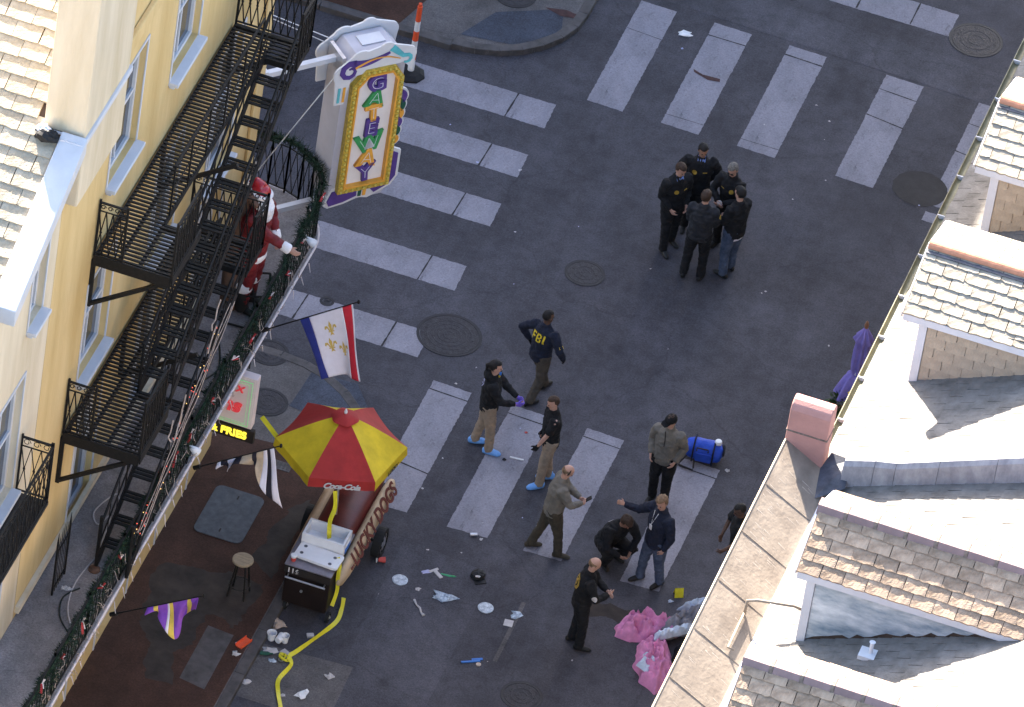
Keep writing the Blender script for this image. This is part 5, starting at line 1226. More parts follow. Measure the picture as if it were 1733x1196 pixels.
t = thing('drink_cup', 'red and white drink cup standing on the cart corner', 'cup', (-1.22, -7.40, 1.006))
MB().lathe([(.035, 0), (.042, .07), (.001, .07)], 16).build('red_sleeve', 'litter_red', t, world=False)
MB().lathe([(.043, .07), (.047, .10), (.001, .10)], 16).build('cup_body', 'white_plastic', t, world=False); MB().lathe([(.051, .10), (.051, .112), (.04, .12), (.001, .12)], 16).build('lid', 'white_plastic', t, world=False)

# parasol over the cart
pa = thing('cart_parasol', 'red and yellow six-panel parasol over the hot dog cart', 'parasol', (-1.05, -6.0, .9))
hub = V((-1.17, -5.66, 2.62)); R6 = 1.02; ZR = 2.06
MB().tube([(-1.0, -6.02, .9), hub], .022, 10).build('pole', 'steel', pa)
def rim(k, s=1., dz=0): a = RAD(20+60*k); return hub + V((R6*s*math.cos(a), R6*s*math.sin(a), (ZR-hub.z)*s**1.25 + dz))
for k in range(6):
    m = MB(); N = 8; rows = []
    for i in range(N+1):
        s = .13+.87*i/N; A, B = rim(k, s), rim(k+1, s); row = []
        for j in range(9):
            q = j/8; p = A.lerp(B, q); p.z -= .035*math.sin(math.pi*q)*s + (.02*s if 0 else 0); rad_ = (p-hub); row.append(p + V((rad_.x, rad_.y, 0))*(-.03*math.sin(math.pi*q)))
        rows.append(row)
    low = []
    for j, p in enumerate(rows[-1]):
        d = V((p.x-hub.x, p.y-hub.y, 0)).normalized(); low.append(p + d*.015 + V((0, 0, -.16+.010*math.sin(j*1.9+k))))
    rows.append(low); vs = [p for r in rows for p in r]; W9 = 9
    m.add(vs, [(i*W9+j, i*W9+j+1, (i+1)*W9+j+1, (i+1)*W9+j) for i in range(len(rows)-1) for j in range(8)])
    colr = ('red', 'yellow')[k % 2]
    o = m.build('canopy_panel', 'canopy_'+colr, pa, smooth=False)
    sm = o.modifiers.new('s', 'SOLIDIFY'); sm.thickness = .004
    o['label'] = colr+' canopy panel'
    MB().tube([hub+V((0, 0, -.03)), rim(k, .5, -.02), rim(k, .995, -.015)], .008, 5).build('rib', 'steel', pa)
    # valance lettering
    A, B = rim(k, 1.), rim(k+1, 1.); d = (B-A).normalized(); out = V((d.y, -d.x, 0)); mid_ = (A+B)/2; mid_ += V((mid_.x-hub.x, mid_.y-hub.y, 0))*(-.03)
    if k == 4: place_text('lettering', 'Coca-Cola', .145, pa, mid_ + out*.045 + V((0, 0, -.125)), d, (0, 0, 1), 'white_ink', ext=.002, shear=.35, spacing=.9, offset=.005)
    if k == 5: 
        place_text('lettering', 'LUCKY', .10, pa, mid_ + out*.045 + d*.05 + V((0, 0, -.12)), d, (0, 0, 1), 'black_ink', ext=.002, offset=.004)
m = MB(); N = 24; prof = [(.02, .035), (.10, .02), (.19, -.03), (.215, -.05)]
m.add([hub+V((r*math.cos(2*math.pi*k/N)*(1+.05*math.cos(6*2*math.pi*k/N)), r*math.sin(2*math.pi*k/N)*(1+.05*math.cos(6*2*math.pi*k/N)), z)) for r, z in prof for k in range(N)], [(i*N+k, i*N+(k+1) % N, (i+1)*N+(k+1) % N, (i+1)*N+k) for i in range(3) for k in range(N)]+[tuple(range(N))])
m.build('vent_cap', 'canopy_red', pa, smooth=True)
MB().lathe([(.022, .03), (.028, .06), (.012, .11), (.001, .115)], 12, hub).build('finial', 'white_plastic', pa)

# yellow warning tape
def tape(lab, pts, wd=.075, twist=0.):
    t = thing('caution_tape', lab, 'tape', pts[0]); P = [V(p) for p in pts]; out = []
    for i in range(len(P)-1):
        p0, p1, p2, p3 = P[max(i-1, 0)], P[i], P[i+1], P[min(i+2, len(P)-1)]
        for k in range(7): s = k/7; out.append(.5*((2*p1)+(p2-p0)*s+(2*p0-5*p1+4*p2-p3)*s*s+(3*p1-p0-3*p2+p3)*s**3))
    out.append(P[-1]); L_, R_ = [], []; m = MB()
    for i, p in enumerate(out):
        d = (out[min(i+1, len(out)-1)]-out[max(i-1, 0)]).normalized(); d, s, u = frame(d, V((.3, -.8, .5)))
        a = twist*math.sin(i*.35); v = (s*math.cos(a)+u*math.sin(a))*wd/2; L_.append(p+v); R_.append(p-v)
    k = len(out); m.add(L_+R_, [(i, i+1, k+i+1, k+i) for i in range(k-1)]); o = m.build('band', 'tape_yellow', t); q = o.modifiers.new('s', 'SOLIDIFY'); q.thickness = .003; return t
tape('yellow warning tape hanging from the parasol into the cool box', [(-.92, -6.62, 1.92), (-.87, -6.68, 1.65), (-.90, -6.74, 1.4), (-.86, -6.8, 1.12)], .07, .5)
tape('yellow warning tape hanging down the side of the cart', [(-.60, -7.12, 1.09), (-.54, -7.18, 1.0), (-.53, -7.22, .80), (-.52, -7.20, .50), (-.54, -7.30, .26)], .06, .35)
tape('long yellow warning tape trailing along the asphalt', [(-.48, -6.86, .10), (-.44, -7.05, .04), (-.42, -7.35, .03), (-.55, -7.75, .03), (-.74, -8.25, .03), (-.80, -8.45, .05), (-.72, -8.62, .04), (-.78, -9.0, .03), (-.68, -9.3, .03), (-.5, -9.7, .03), (-.4, -10.2, .03)], .068, .45)
tape('yellow warning tape stretched from the parasol toward the lit food sign', [(-1.98, -6.06, 2.0), (-2.2, -5.9, 2.06), (-2.45, -5.75, 2.15)], .075, .2)
m_ = thing('tape_knot', 'knot of twisted yellow tape and a ring on the asphalt', 'tape', (-.84, -8.5, 0))
m = MB()
for k in range(3): m.tube([(.07*math.cos(RAD(a))*(1-.15*k)-.03*k, .06*math.sin(RAD(a)), .03+.02*k+.01*math.sin(RAD(a*3))) for a in range(0, 361, 30)], .012, 5)
m.build('loops', 'tape_yellow', m_, world=False, kind='stuff'); MB().lathe([(.045, .02), (.045, .035), (.03, .035), (.03, .02)], 16, (-.06, -.05, 0), ring=True).build('ring', 'steel', m_, world=False)

# ================================================================== FLAGS ON THE BALCONY RAIL
def flag_pole(lab, S, D, L_):
    t = thing('flagpole', lab, 'flagpole', S); D = V(D).normalized()
    MB().tube([S, V(S)+D*L_], [.012, .009], 8).build('staff', 'iron', t); MB().ell(V(S)+D*(L_+.03), ((.025, 0, 0), (0, .025, 0), (0, 0, .04)), 8, 6).build('finial', 'iron', t)
    MB().lathe([(.035, -.05), (.035, .06)], 10, S, D).build('socket', 'iron', t); return D
def cloth_flag(name, lab, fn, bands, nu=40, nv=34, solid_=.004):
    """fn(u,v) -> point; bands = [(u limit, material)] across u"""
    t = thing(name, lab, 'flag', fn(.5, 0)); u0 = 0
    for i, (u1, mt) in enumerate(bands):
        k = max(2, round(nu*(u1-u0))); m = MB()
        m.add([fn(u0+(u1-u0)*a/k, b/nv) for b in range(nv+1) for a in range(k+1)], [(b*(k+1)+a, b*(k+1)+a+1, (b+1)*(k+1)+a+1, (b+1)*(k+1)+a) for b in range(nv) for a in range(k)])
        o = m.build('band', mt, t, smooth=True); q = o.modifiers.new('s', 'SOLIDIFY'); q.thickness = solid_; u0 = u1
    return t
S1 = V((-2.36, -6.66, 4.62)); D1 = flag_pole('black flagpole carrying the white fleur-de-lis flag', S1, (1.33, 0, 1.04), 1.72)
def f1(u, v):
    p = S1 + D1*(.66+.98*u); drop = 1.28*v
    return p + V((v*(.50-.20*u)+.025*math.sin(u*9+v*4)*v, -.07*math.sin(u*6.5+.6+v)*v, -(.95+.42*u)*v+.03*math.sin(u*3.1)*v))
fl = cloth_flag('flag', 'white flag with blue and red bands and three gold fleurs-de-lis', f1, [(.17, 'flag_blue'), (.80, 'flag_white'), (.97, 'flag_red'), (1.0, 'flag_white')])
def fleur(c_u, c_v, s):
    """three-petalled gold mark following the cloth"""
    m = MB()
    def q(x, y):
        u = c_u + x*s/.98; v = c_v - y*s/1.1; p = f1(u, v); n = (f1(u+.01, v)-p).cross(f1(u, v+.01)-p).normalized()
        if n.y > 0: n = -n
        return p + n*.008
    for poly in ([(0, .5), (.11, .22), (.06, -.1), (0, -.18), (-.06, -.1), (-.11, .22)], [(.05, -.12), (.2, .22), (.36, .24), (.42, .06), (.32, .0), (.30, .10), (.22, .06), (.14, -.12)], [(-.05, -.12), (-.14, -.12), (-.22, .06), (-.30, .10), (-.32, 0), (-.42, .06), (-.36, .24), (-.2, .22)],
                 [(-.2, -.13), (.2, -.13), (.2, -.2), (-.2, -.2)], [(-.05, -.2), (.05, -.2), (.14, -.42), (0, -.36), (-.14, -.42)]):
        m.add([q(x, y) for x, y in poly], [tuple(range(len(poly)))])
    return m.build('fleur_de_lis', 'flag_gold', fl)
fleur(.50, .27, .27); fleur(.42, .52, .27); fleur(.66, .60, .27)
S2 = V((-2.36, -9.55, 4.12)); D2 = flag_pole('black flagpole carrying the twisted black and white flag', S2, (1.12, 0, .82), 1.5)
def f2(u, v):
    p = S2 + D2*(.38+1.02*u); w_ = max(0, u-.45)/.55
    return p + V((.05*math.sin(u*14)*v + .22*v*w_, -.08*math.sin(u*12+v*4)*v-.05*v, -(.14+.98*w_**2.2)*v + .05*math.sin(u*20)*v)) + V((-.28*w_*(1-w_)*v, 0, 0))
cloth_flag('flag', 'twisted white flag with black stripes and tan emblem drooping from its pole', f2, [(.06, 'flag_white'), (.18, 'flag_black'), (.34, 'flag_white'), (.44, 'flag_black'), (.62, 'flag_tan'), (.70, 'flag_black'), (.82, 'flag_tan'), (.88, 'flag_white'), (.93, 'flag_black'), (1, 'flag_white')], 60, 26)
S3 = V((-2.36, -13.15, 4.08)); D3 = flag_pole('black flagpole carrying the violet and yellow flag', S3, (1.42, 0, .95), 1.55)
def f3(u, v):
    p = S3 + D3*(.60+.88*u); w_ = math.exp(-((u-.55)/.25)**2)
    return p + V((.05*math.sin(u*15)*v+.10*v*w_, -.10*math.sin(u*11+v*3)*v-.06*v, -(.09+.46*w_)*v + .03*math.sin(u*22)*v))
cloth_flag('flag', 'violet flag with yellow patches bunched on its pole', f3, [(.12, 'flag_purple'), (.22, 'flag_yellow'), (.40, 'flag_purple'), (.43, 'flag_white'), (.50, 'flag_yellow'), (.80, 'flag_purple'), (.86, 'flag_yellow'), (1, 'flag_purple')], 60, 24)

# ================================================================== PEOPLE
def rot_about(v, axis, a): return Matrix.Rotation(a, 3, axis) @ v
def ik(a, c, l1, l2, pole):
    d = c-a; L_ = min(d.length, (l1+l2)*.998); d.normalize(); x = (L_*L_+l1*l1-l2*l2)/(2*L_); h = math.sqrt(max(0, l1*l1-x*x))
    p = V(pole); p = p-d*p.dot(d); p.normalize(); return a+d*x+p*h, a+d*L_
def hand(mb, wrist, dirv, palm_n, side, curl=.5, k=1., grip=False):
    """palm and five unequal bent fingers; dirv along the hand, palm_n out of the palm, side toward the thumb"""
    d = V(dirv).normalized(); n = V(palm_n); n = (n-d*n.dot(d)).normalized(); s = V(side); s = (s-d*s.dot(d)-n*s.dot(n)).normalized()
    pc = wrist+d*.05*k
    mb.loft([wrist-d*.02, wrist+d*.025*k, wrist+d*.08*k], [(.026*k, .020*k), (.036*k, .019*k), (.042*k, .016*k)], s, 12, .5)
    for i, (off, ln) in enumerate(((.030, .068), (.010, .078), (-.011, .072), (-.031, .056))):
        b = wrist+d*.082*k+s*off*k; c = curl*(1.0+.12*i); p = b; dd = d
        pts = [b-d*.012*k]
        for j, sg_ in enumerate((.44, .32, .24)):
            dd = (d*math.cos(c*(j+1)*.62)+n*math.sin(c*(j+1)*.62)); pts.append(p); p = p+dd*ln*sg_*k
        pts.append(p); mb.loft(pts, [.0105*k, .0105*k, .0098*k, .0090*k, .0078*k], s, 8, .8)
    b = wrist+d*.028*k+s*.030*k; p1 = b+(d*.6+s*.75+n*.15).normalized()*.036*k; p2 = p1+(d*.9+s*.25+n*.35).normalized()*.030*k
    mb.loft([b-s*.012*k, p1, p2], [.0145*k, .0115*k, .009*k], n, 8, .8)

def person(lab, loc, face, cat='person', name='person', top='cloth_black', legs='cloth_black', skin='skin_light', hair='hair_brown', shoes='shoe', pelvis=.95, lean=0., side_lean=0., feet=((-.10, .02), (.10, 0)), foot_yaw=(8, -8),
           hands=(None, None), poles=((-.6, -.8, -.3), (.6, -.8, -.3)), head=(0, 0, 0), gloves=None, curl=.55, k=1., bulk=1., sleeve=True, hood=False, hair_style='short', collar=None, seed=1, jacket_len=.10, twist=0., hz=0., cap=None, back=None, extras=None, palms=None):
    """standing or crouching figure facing local +Y; hands/feet are local targets in metres"""
    rz = math.atan2(-face[0], face[1]); t = thing(name, lab, cat, (loc[0], loc[1], loc[2] if len(loc) > 2 else 0), rz)
    X, Y, Z = V((1, 0, 0)), V((0, 1, 0)), V((0, 0, 1))
    P0 = V((0, 0, pelvis)); T = (Z*math.cos(lean)+Y*math.sin(lean)); T = (T+X*math.tan(side_lean)).normalized()
    SX = rot_about(X, T, twist); SX = (SX-T*SX.dot(T)).normalized(); FW = T.cross(SX)*1.0
    if FW.y < 0 and abs(twist) < 1.5: FW = -FW
    chest = P0+T*.30; nk = P0+T*.545; sh = [P0+T*.475-SX*.185*bulk, P0+T*.475+SX*.185*bulk]
    # head frame
    hp, hy, hr = head
    HU = (T*.6+Z*.4).normalized(); HU = rot_about(HU, SX, -hp); hf = HU.cross(SX).normalized()
    if hf.dot(FW) < 0: hf = -hf
    hf = rot_about(hf, HU, hy); hs = hf.cross(HU).normalized(); HU = rot_about(HU, hf, hr)
    hc = nk+(T*.5+HU*.5).normalized()*.165
    hips = [P0-X*.09-T*.03, P0+X*.09-T*.03]
    ank = []; knee = []
    for i in (0, 1):
        a = V((feet[i][0], feet[i][1], .085 + (feet[i][2] if len(feet[i]) > 2 else 0))); yw = RAD(foot_yaw[i]); fd = V((-math.sin(yw), math.cos(yw), 0))
        kn, e = ik(hips[i], a, .43, .41, fd+X*(-.12 if i == 0 else .12)); knee.append(kn); ank.append((a, fd, kn))
    arm = []
    for i in (0, 1):
        h = hands[i]; h = V(h) if h is not None else sh[i]+V(((-.075 if i == 0 else .075), .04, -.53))
        el, w_ = ik(sh[i], h, .295, .265, poles[i]); arm.append((sh[i], el, w_))
    # ---- body: one continuous surface
    b = MB()
    b.loft([P0-T*.08, P0+T*.02, P0+T*.14, chest, P0+T*.42, P0+T*.49], [(.13, .10), (.15, .11), (.125, .095), (.15, .105), (.155, .09), (.08, .06)], SX, 16)
    b.loft([P0+T*.46, nk+(hc-nk)*.35, hc-HU*.03], [.062, .055, .055], SX, 12)
    b.ell(hc+HU*.028-hf*.006, (hs*.076, hf*.096, HU*.098), 18, 12)          # skull
    b.ell(hc-HU*.035+hf*.020, (hs*.060, hf*.070, HU*.085), 16, 10)          # face and jaw
    b.ell(hc-HU*.100+hf*.058, (hs*.026, hf*.026, HU*.020), 10, 7)           # chin
    b.loft([hc+HU*.018+hf*.086, hc-HU*.012+hf*.100, hc-HU*.022+hf*.104], [.009, .013, .015], hs, 8)   # nose
    b.ell(hc+HU*.030+hf*.078, (hs*.050, hf*.016, HU*.012), 10, 6)           # brow
    for s in (-1, 1): b.ell(hc-HU*.008+hs*s*.076-hf*.008, (hs*.012, hf*.022, HU*.034), 8, 6)          # ears
    for i in (0, 1):
        S_, E_, W_ = arm[i]; b.loft([S_, S_.lerp(E_, .5), E_, E_.lerp(W_, .35), W_], [.050, .044, .038, .038, .026], FW, 10)
        d = (W_-E_).normalized(); out = SX*(-1 if i == 0 else 1)
        pn = V(palms[i]) if palms and palms[i] else (-out*.8 - FW*.2)
        th = (FW if abs(d.z) > .6 else Z)
        hand(b, W_, d, pn, th, curl)
        A, fd, kn = ank[i]
        b.loft([hips[i], hips[i].lerp(kn, .5), kn, kn.lerp(A, .35), A], [.085, .072, .052, .052, .036], X, 12); b.loft([A-V((0, 0, .03))-fd*.03, A-V((0, 0, .045))+fd*.12], [(.035, .035), (.035, .025)], X, 10)
    solid('body', b, skin, t, .0095, 2)
    # ---- clothes
    j = MB(); B = bulk
    hem = P0-T*jacket_len
    j.loft([hem, P0+T*.0, P0+T*.14, chest, P0+T*.40, P0+T*.475, P0+T*.52], [(.178*B, .135*B), (.180*B, .138*B), (.168*B, .132*B), (.188*B, .142*B), (.190*B, .122*B), (.15*B, .10*B), (.085, .085)], SX, 20, .25)
    cuffs = []
    for i in (0, 1):
        S_, E_, W_ = arm[i]
        if sleeve: j.loft([S_-(SX*(-1 if i == 0 else 1))*.03, S_.lerp(E_, .45), E_, E_.lerp(W_, .5), W_.lerp(E_, .06)], [.080*B, .068*B, .060, .054, .043], FW, 14, .3)
        else: j.loft([S_-(SX*(-1 if i == 0 else 1))*.03, S_.lerp(E_, .45), S_.lerp(E_, .85)], [.080*B, .068*B, .064], FW, 14, .2)
    j.loft([nk-T*.045-FW*.012, nk+(hc-nk)*.16-FW*.010], [(.090, .088), (.074, .078)], SX, 16, .3)     # collar
    if hood: j.ell(nk-FW*.085+T*.01, (SX*.12, FW*.065, T*.085), 14, 9)
    jo = solid('jacket' if sleeve else 'shirt', j, top, t, .0135, 2, .016, 8, seed)
    q = MB(); q.loft([P0+T*.05, P0-T*.02, P0-T*.10], [(.150*B, .118*B), (.168*B, .128*B), (.150*B, .12*B)], X, 18, .3)
    for i in (0, 1):
        A, fd, kn = ank[i]; q.loft([hips[i]+V((0, 0, .02)), hips[i].lerp(kn, .45), kn, kn.lerp(A, .45), A+(kn-A)*.02-V((0, 0, .025))], [.108*B, .094*B, .076, .068, .066], X, 14, .25)
    solid('trousers', q, legs, t, .0135, 2, .015, 9, seed+5)
    for i in (0, 1):
        A, fd, kn = ank[i]; s = MB(); g = A-V((0, 0, .085)); big = 1.25 if shoes == 'bootie' else 1.
        s.loft([g-fd*.075+Z*.045, g-fd*.02+Z*.055, g+fd*.07+Z*.042, g+fd*.15+Z*.032, g+fd*.185+Z*.026], [(.034*big, .045*big), (.040*big, .055*big), (.046*big, .044*big), (.044*big, .034*big), (.028*big, .022*big)], V((fd.y, -fd.x, 0)), 14, .6)
        if shoes == 'bootie': s.loft([g+Z*.05-fd*.02, g+Z*.12-fd*.02], [.058, .05], X, 12)
        so_ = solid('shoe_cover' if shoes == 'bootie' else 'shoe', s, shoes, t, .012, 2, .004 if shoes == 'bootie' else 0, 14, seed+i, True) if A.z < .2 else solid('shoe', s, shoes, t, .012, 2)
    # ---- hair, eyes, mouth
    hb = MB().ell((0, 0, 0), ((1, 0, 0), (0, 1, 0), (0, 0, 1)), 28, 18); f2 = []
    rr = random.Random(seed)
    cen = hc+HU*.030-hf*.006
    def keepv(v): # local unit coords: y forward, z up
        if hair_style == 'bald': return v.z < .30 and v.y < .25 and v.z > -.75 and not (v.y > -.1 and v.z < -.35)
        if hair_style == 'crop': return (v.z > .35) or (v.y < .15 and v.z > -.55)
        return (v.z > .42) or (v.y < .30 and v.z > -.72 and not (v.y > 0.02 and v.z < -.05))
    kv = {i for i, v in enumerate(hb.v) if keepv(v)}
    f2 = [f for f in hb.f if all(i in kv for i in f)]
    thk = 1.06 if hair_style in ('crop', 'bald') else 1.13
    if hair_style == 'curly': thk = 1.24
    hv = []
    for v in hb.v:
        n_ = 1+(.05 if hair_style != 'curly' else .12)*noise.noise(v*4+V((seed, 0, 0)))+.03*noise.noise(v*11)
        hv.append(cen + (hs*v.x*.076 + hf*v.y*.096 + HU*v.z*.098)*thk*n_)
    m = MB(); m.add(hv, f2); o = m.build('hair', hair, t, world=False, smooth=True); z_ = o.modifiers.new('s', 'SOLIDIFY'); z_.thickness = .012; z_.offset = -1
    if hair_style == 'pony':
        m = MB(); m.loft([hc+HU*.05-hf*.085, hc+HU*.01-hf*.135, hc-HU*.09-hf*.125], [.03, .035, .018], hs, 10); m.build('ponytail', hair, t, world=False, smooth=True)
    for s in (-1, 1): MB().ell(hc+HU*.006+hf*.0865+hs*s*.031, (hs*.013, hf*.008, HU*.008), 8, 6).build('eye', 'black_ink', t, world=False)
    MB().ell(hc-HU*.060+hf*.083, (hs*.023, hf*.008, HU*.007), 8, 6).build('mouth', 'lips', t, world=False)
    if cap:
        m = MB(); m.ell(hc+HU*.045-hf*.004, (hs*.090, hf*.108, HU*.095), 18, 10); m.v = [v if (v-hc).dot(HU) > .028 else v+HU*(.028-(v-hc).dot(HU)) for v in m.v]
        c_ = m.build('cap', cap, t, world=False, smooth=True)
        m = MB(); m.loft([hc+HU*.035+hf*.07, hc+HU*.030+hf*.13, hc+HU*.022+hf*.165], [(.070, .008), (.068, .007), (.045, .006)], hs, 14); m.build('brim', cap, c_, world=False, smooth=True)
    if gloves:
        for i in (0, 1):
            S_, E_, W_ = arm[i]; m = MB(); d = (W_-E_).normalized(); out = SX*(-1 if i == 0 else 1); pn = V(palms[i]) if palms and palms[i] else (-out*.8-FW*.2)
            hand(m, W_, d, pn, (FW if abs(d.z) > .6 else Z), curl, 1.12); solid('glove', m, gloves, t, .009, 1)
    if collar:
        m = MB(); c0 = nk+(hc-nk)*.10
        for s in (-1, 1): m.add([c0+SX*s*.062+FW*.02+T*.035, c0+FW*.082+SX*s*.012-T*.005, c0+FW*.100+SX*s*.02-T*.10, c0+FW*.075+SX*s*.065-T*.04], [(0, 1, 2, 3)])
        co = m.build('shirt_collar', collar, t, world=False); z_ = co.modifiers.new('s', 'SOLIDIFY'); z_.thickness = .012
        MB().bar(c0+FW*.098-T*.012, c0+FW*.122-T*.13, .026, .010, up=FW).build('tie', 'black_ink', t, world=False)
    # decals laid on the jacket by ray casting
    bv = BVHTree.FromPolygons([v.co.copy() for v in jo.data.vertices], [tuple(p.vertices) for p in jo.data.polygons])
    def decal(nm, pts_f, mat, origin, right, upv, inward, lift=.006):
        vs, fs = pts_f; out = []
        for x, y in vs:
            o0 = origin+right*x+upv*y-inward*.4; h = bv.ray_cast(o0, inward)
            out.append((h[0] if h[0] is not None else o0+inward*.26) - inward*lift)
        m = MB(); m.add(out, fs); return m.build(nm, mat, t, world=False)
    def disc(r, n=18): return ([(r*math.cos(2*math.pi*i/n), r*math.sin(2*math.pi*i/n)) for i in range(n)]+[(0, 0)], [(i, (i+1) % n, n) for i in range(n)])
    def ring(r0, r1, n=24): return ([(r*math.cos(2*math.pi*i/n), r*math.sin(2*math.pi*i/n)) for r in (r0, r1) for i in range(n)], [(i, (i+1) % n, n+(i+1) % n, n+i) for i in range(n)])
    def letters(s, size):
        me = text_mesh(s, size, ext=0, offset=.012*size/.2); bm = bmesh.new(); bm.from_mesh(me); bmesh.ops.triangulate(bm, faces=bm.faces)
        bm.verts.index_update()
        r = ([(v.co.x, v.co.y) for v in bm.verts], [tuple(v.index for v in f.verts) for f in bm.faces]); bm.free(); bpy.data.meshes.remove(me); return r
    if extras: extras(dict(t=t, P0=P0, T=T, SX=SX, FW=FW, nk=nk, hc=hc, hf=hf, hs=hs, HU=HU, arm=arm, sh=sh, decal=decal, disc=disc, ring=ring, letters=letters))
    return t

def badge(c, side=1, sleeve=True):
    c['decal']('badge', c['disc'](.040, 10), 'badge_gold', c['P0']+c['T']*.34+c['SX']*.085*side, c['SX'], c['T'], -c['FW'], .010)
    c['decal']('name_tag', ([(-.035, -.009), (.035, -.009), (.035, .009), (-.035, .009)], [(0, 1, 2, 3)]), 'badge_gold', c['P0']+c['T']*.35-c['SX']*.085*side, c['SX'], c['T'], -c['FW'], .010)
def patch(c, i, mat='badge_gold'):
    S_, E_, _ = c['arm'][i]; o = c['SX']*(-1 if i == 0 else 1); c['decal']('shoulder_patch', c['disc'](.040, 10), mat, S_.lerp(E_, .32), c['FW'], c['T'], -o, .008)

# --- the huddle of five in dark uniform jackets
pk_ = lambda x: (-.20, .10, .88) if x < 0 else (.20, .10, .88)
person('officer in dark jacket with blue collar at the left of the huddle', (1.40, 3.70), (.75, -.66), skin='skin_light', hair='hair_brown', hair_style='short', collar='shirt_blue', head=(.35, .1, 0), lean=.05, bulk=1.12,
       hands=((-.15, .17, .95), (.15, .17, .95)), feet=((-.13, -.05), (.12, .12)), seed=2, extras=lambda c: badge(c))
person('officer with black hair facing out of the huddle, gold badge on chest', (1.62, 4.32), (.25, -.97), skin='skin_mid', hair='hair_black', collar='shirt_blue', head=(.3, .25, 0), bulk=1.14, hands=((-.17, -.12, .95), (.17, -.12, .95)), poles=((-1, -.3, 0), (1, -.3, 0)), seed=3, extras=lambda c: badge(c))
def sunglasses(c):
    badge(c, -1); patch(c, 0)
    for s in (-1, 1): MB().ell(c['hc']+c['HU']*.008+c['hf']*.098+c['hs']*s*.032, (c['hs']*.028, c['hf']*.010, c['HU']*.019), 10, 6).build('sunglass_lens', 'black_ink', c['t'], world=False)
    MB().bar(c['hc']+c['HU']*.015+c['hf']*.10-c['hs']*.07, c['hc']+c['HU']*.015+c['hf']*.10+c['hs']*.07, .008).build('sunglass_frame', 'black_ink', c['t'], world=False)
    m = MB(); blob(m, (0, .33, 1.10), .045, .03, .055, .4, 2, 4); m.build('tissue', 'paper', c['t'], world=False)
person('officer in sunglasses holding a tissue, round gold badge on chest', (2.23, 4.12), (-.28, -.96), skin='skin_light', hair='hair_grey', collar=None, head=(.4, .1, 0), lean=.06, hands=((-.04, .30, 1.10), (.05, .30, 1.10)), poles=((-.9, -.2, -.6), (.9, -.2, -.6)), bulk=1.05, seed=4, extras=sunglasses)
person('person in charcoal jacket seen from behind in the huddle', (2.03, 3.16), (-.05, 1), top='cloth_char', skin='skin_light', hair='hair_brown', head=(.15, -.2, 0), hands=((-.10, .26, 1.0), (.12, .26, 1.0)), feet=((-.15, -.02), (.13, .0)), bulk=1.08, seed=5, extras=lambda c: patch(c, 1))
def hem(c):
    m = MB(); P = c['P0']; X_ = c['SX']; F_ = c['FW']
    m.loft([P-c['T']*.13, P-c['T']*.16], [(.176, .132), (.172, .128)], X_, 18, .1); m.build('shirt_hem', 'flag_white', c['t'], world=False, smooth=True)
person('person in black jacket and blue jeans with a white shirt hem', (2.52, 3.50), (-.85, .5), top='cloth_black', legs='jeans', skin='skin_light', hair='hair_black', head=(.25, .1, 0), hands=((-.10, .26, 1.02), (.12, .26, 1.02)), feet=((-.12, -.02), (.12, .06)), bulk=1.06, seed=6, extras=hem)
# --- agents around the crossing
def fbi(c):
    
    bars = [(-.135, -.075, -.107, .075), (-.107, .047, -.055, .075), (-.107, -.012, -.065, .015), (-.035, -.075, -.007, .075), (-.007, .049, .035, .075), (-.007, -.013, .035, .013), (-.007, -.075, .035, -.049), (.03, .010, .056, .062), (.03, -.062, .056, -.010), (.085, -.075, .114, .075)]
    vs, fs = [], []
    for x0, y0, x1, y1 in bars:
        nx = max(1, round((x1-x0)/.014)); ny = max(1, round((y1-y0)/.014)); b0 = len(vs)
        vs += [(x0+(x1-x0)*i/nx, y0+(y1-y0)*j/ny) for j in range(ny+1) for i in range(nx+1)]
        fs += [(b0+j*(nx+1)+i, b0+j*(nx+1)+i+1, b0+(j+1)*(nx+1)+i+1, b0+(j+1)*(nx+1)+i) for j in range(ny) for i in range(nx)]
    c['decal']('lettering', (vs, fs), 'canopy_yellow', c['P0']+c['T']*.36, c['SX'], c['T'], c['FW'], .007)
    S_, E_, _ = c['arm'][1]; c['decal']('sleeve_mark', ([(-.04, -.018), (.04, -.018), (.04, .018), (-.04, .018)], [(0, 1, 2, 3)]), 'canopy_yellow', S_.lerp(E_, .6), c['FW'], c['T'], -c['SX'], .006)
person('agent walking in a navy jacket lettered FBI in yellow', (.64, -.84), (.50, .87), top='cloth_navy', legs='brown_trouser', skin='skin_dark', hair='hair_black', hair_style='crop', head=(.1, -.35, 0), lean=.05, feet=((-.06, .28), (.12, -.22)), hands=((-.30, .02, .98), (.33, .18, .92)), poles=((-1, -.6, 0), (1, -.8, 0)), pelvis=.91, bulk=1.06, seed=7, twist=.1, extras=fbi, gloves='cloth_black')
def crime(c):
    c['decal']('emblem', c['disc'](.07), 'litter_lilac', c['P0']+c['T']*.38, c['SX'], c['T'], c['FW'], .007)
    c['decal']('emblem_detail', c['ring'](.022, .04), 'black_ink', c['P0']+c['T']*.38+c['SX']*.008, c['SX'], c['T'], c['FW'], .012)
    MB().ell(c['hc']-c['HU']*.11+c['hf']*.10, (c['hs']*.030, c['hf']*.020, c['HU']*.035), 10, 7).build('face_mask', 'litter_blue', c['t'], world=False)
    MB().ell(c['hc']-c['HU']*.155+c['hf']*.095, (c['hs']*.026, c['hf']*.02, c['HU']*.03), 10, 7).build('lanyard_tag', 'canopy_yellow', c['t'], world=False)
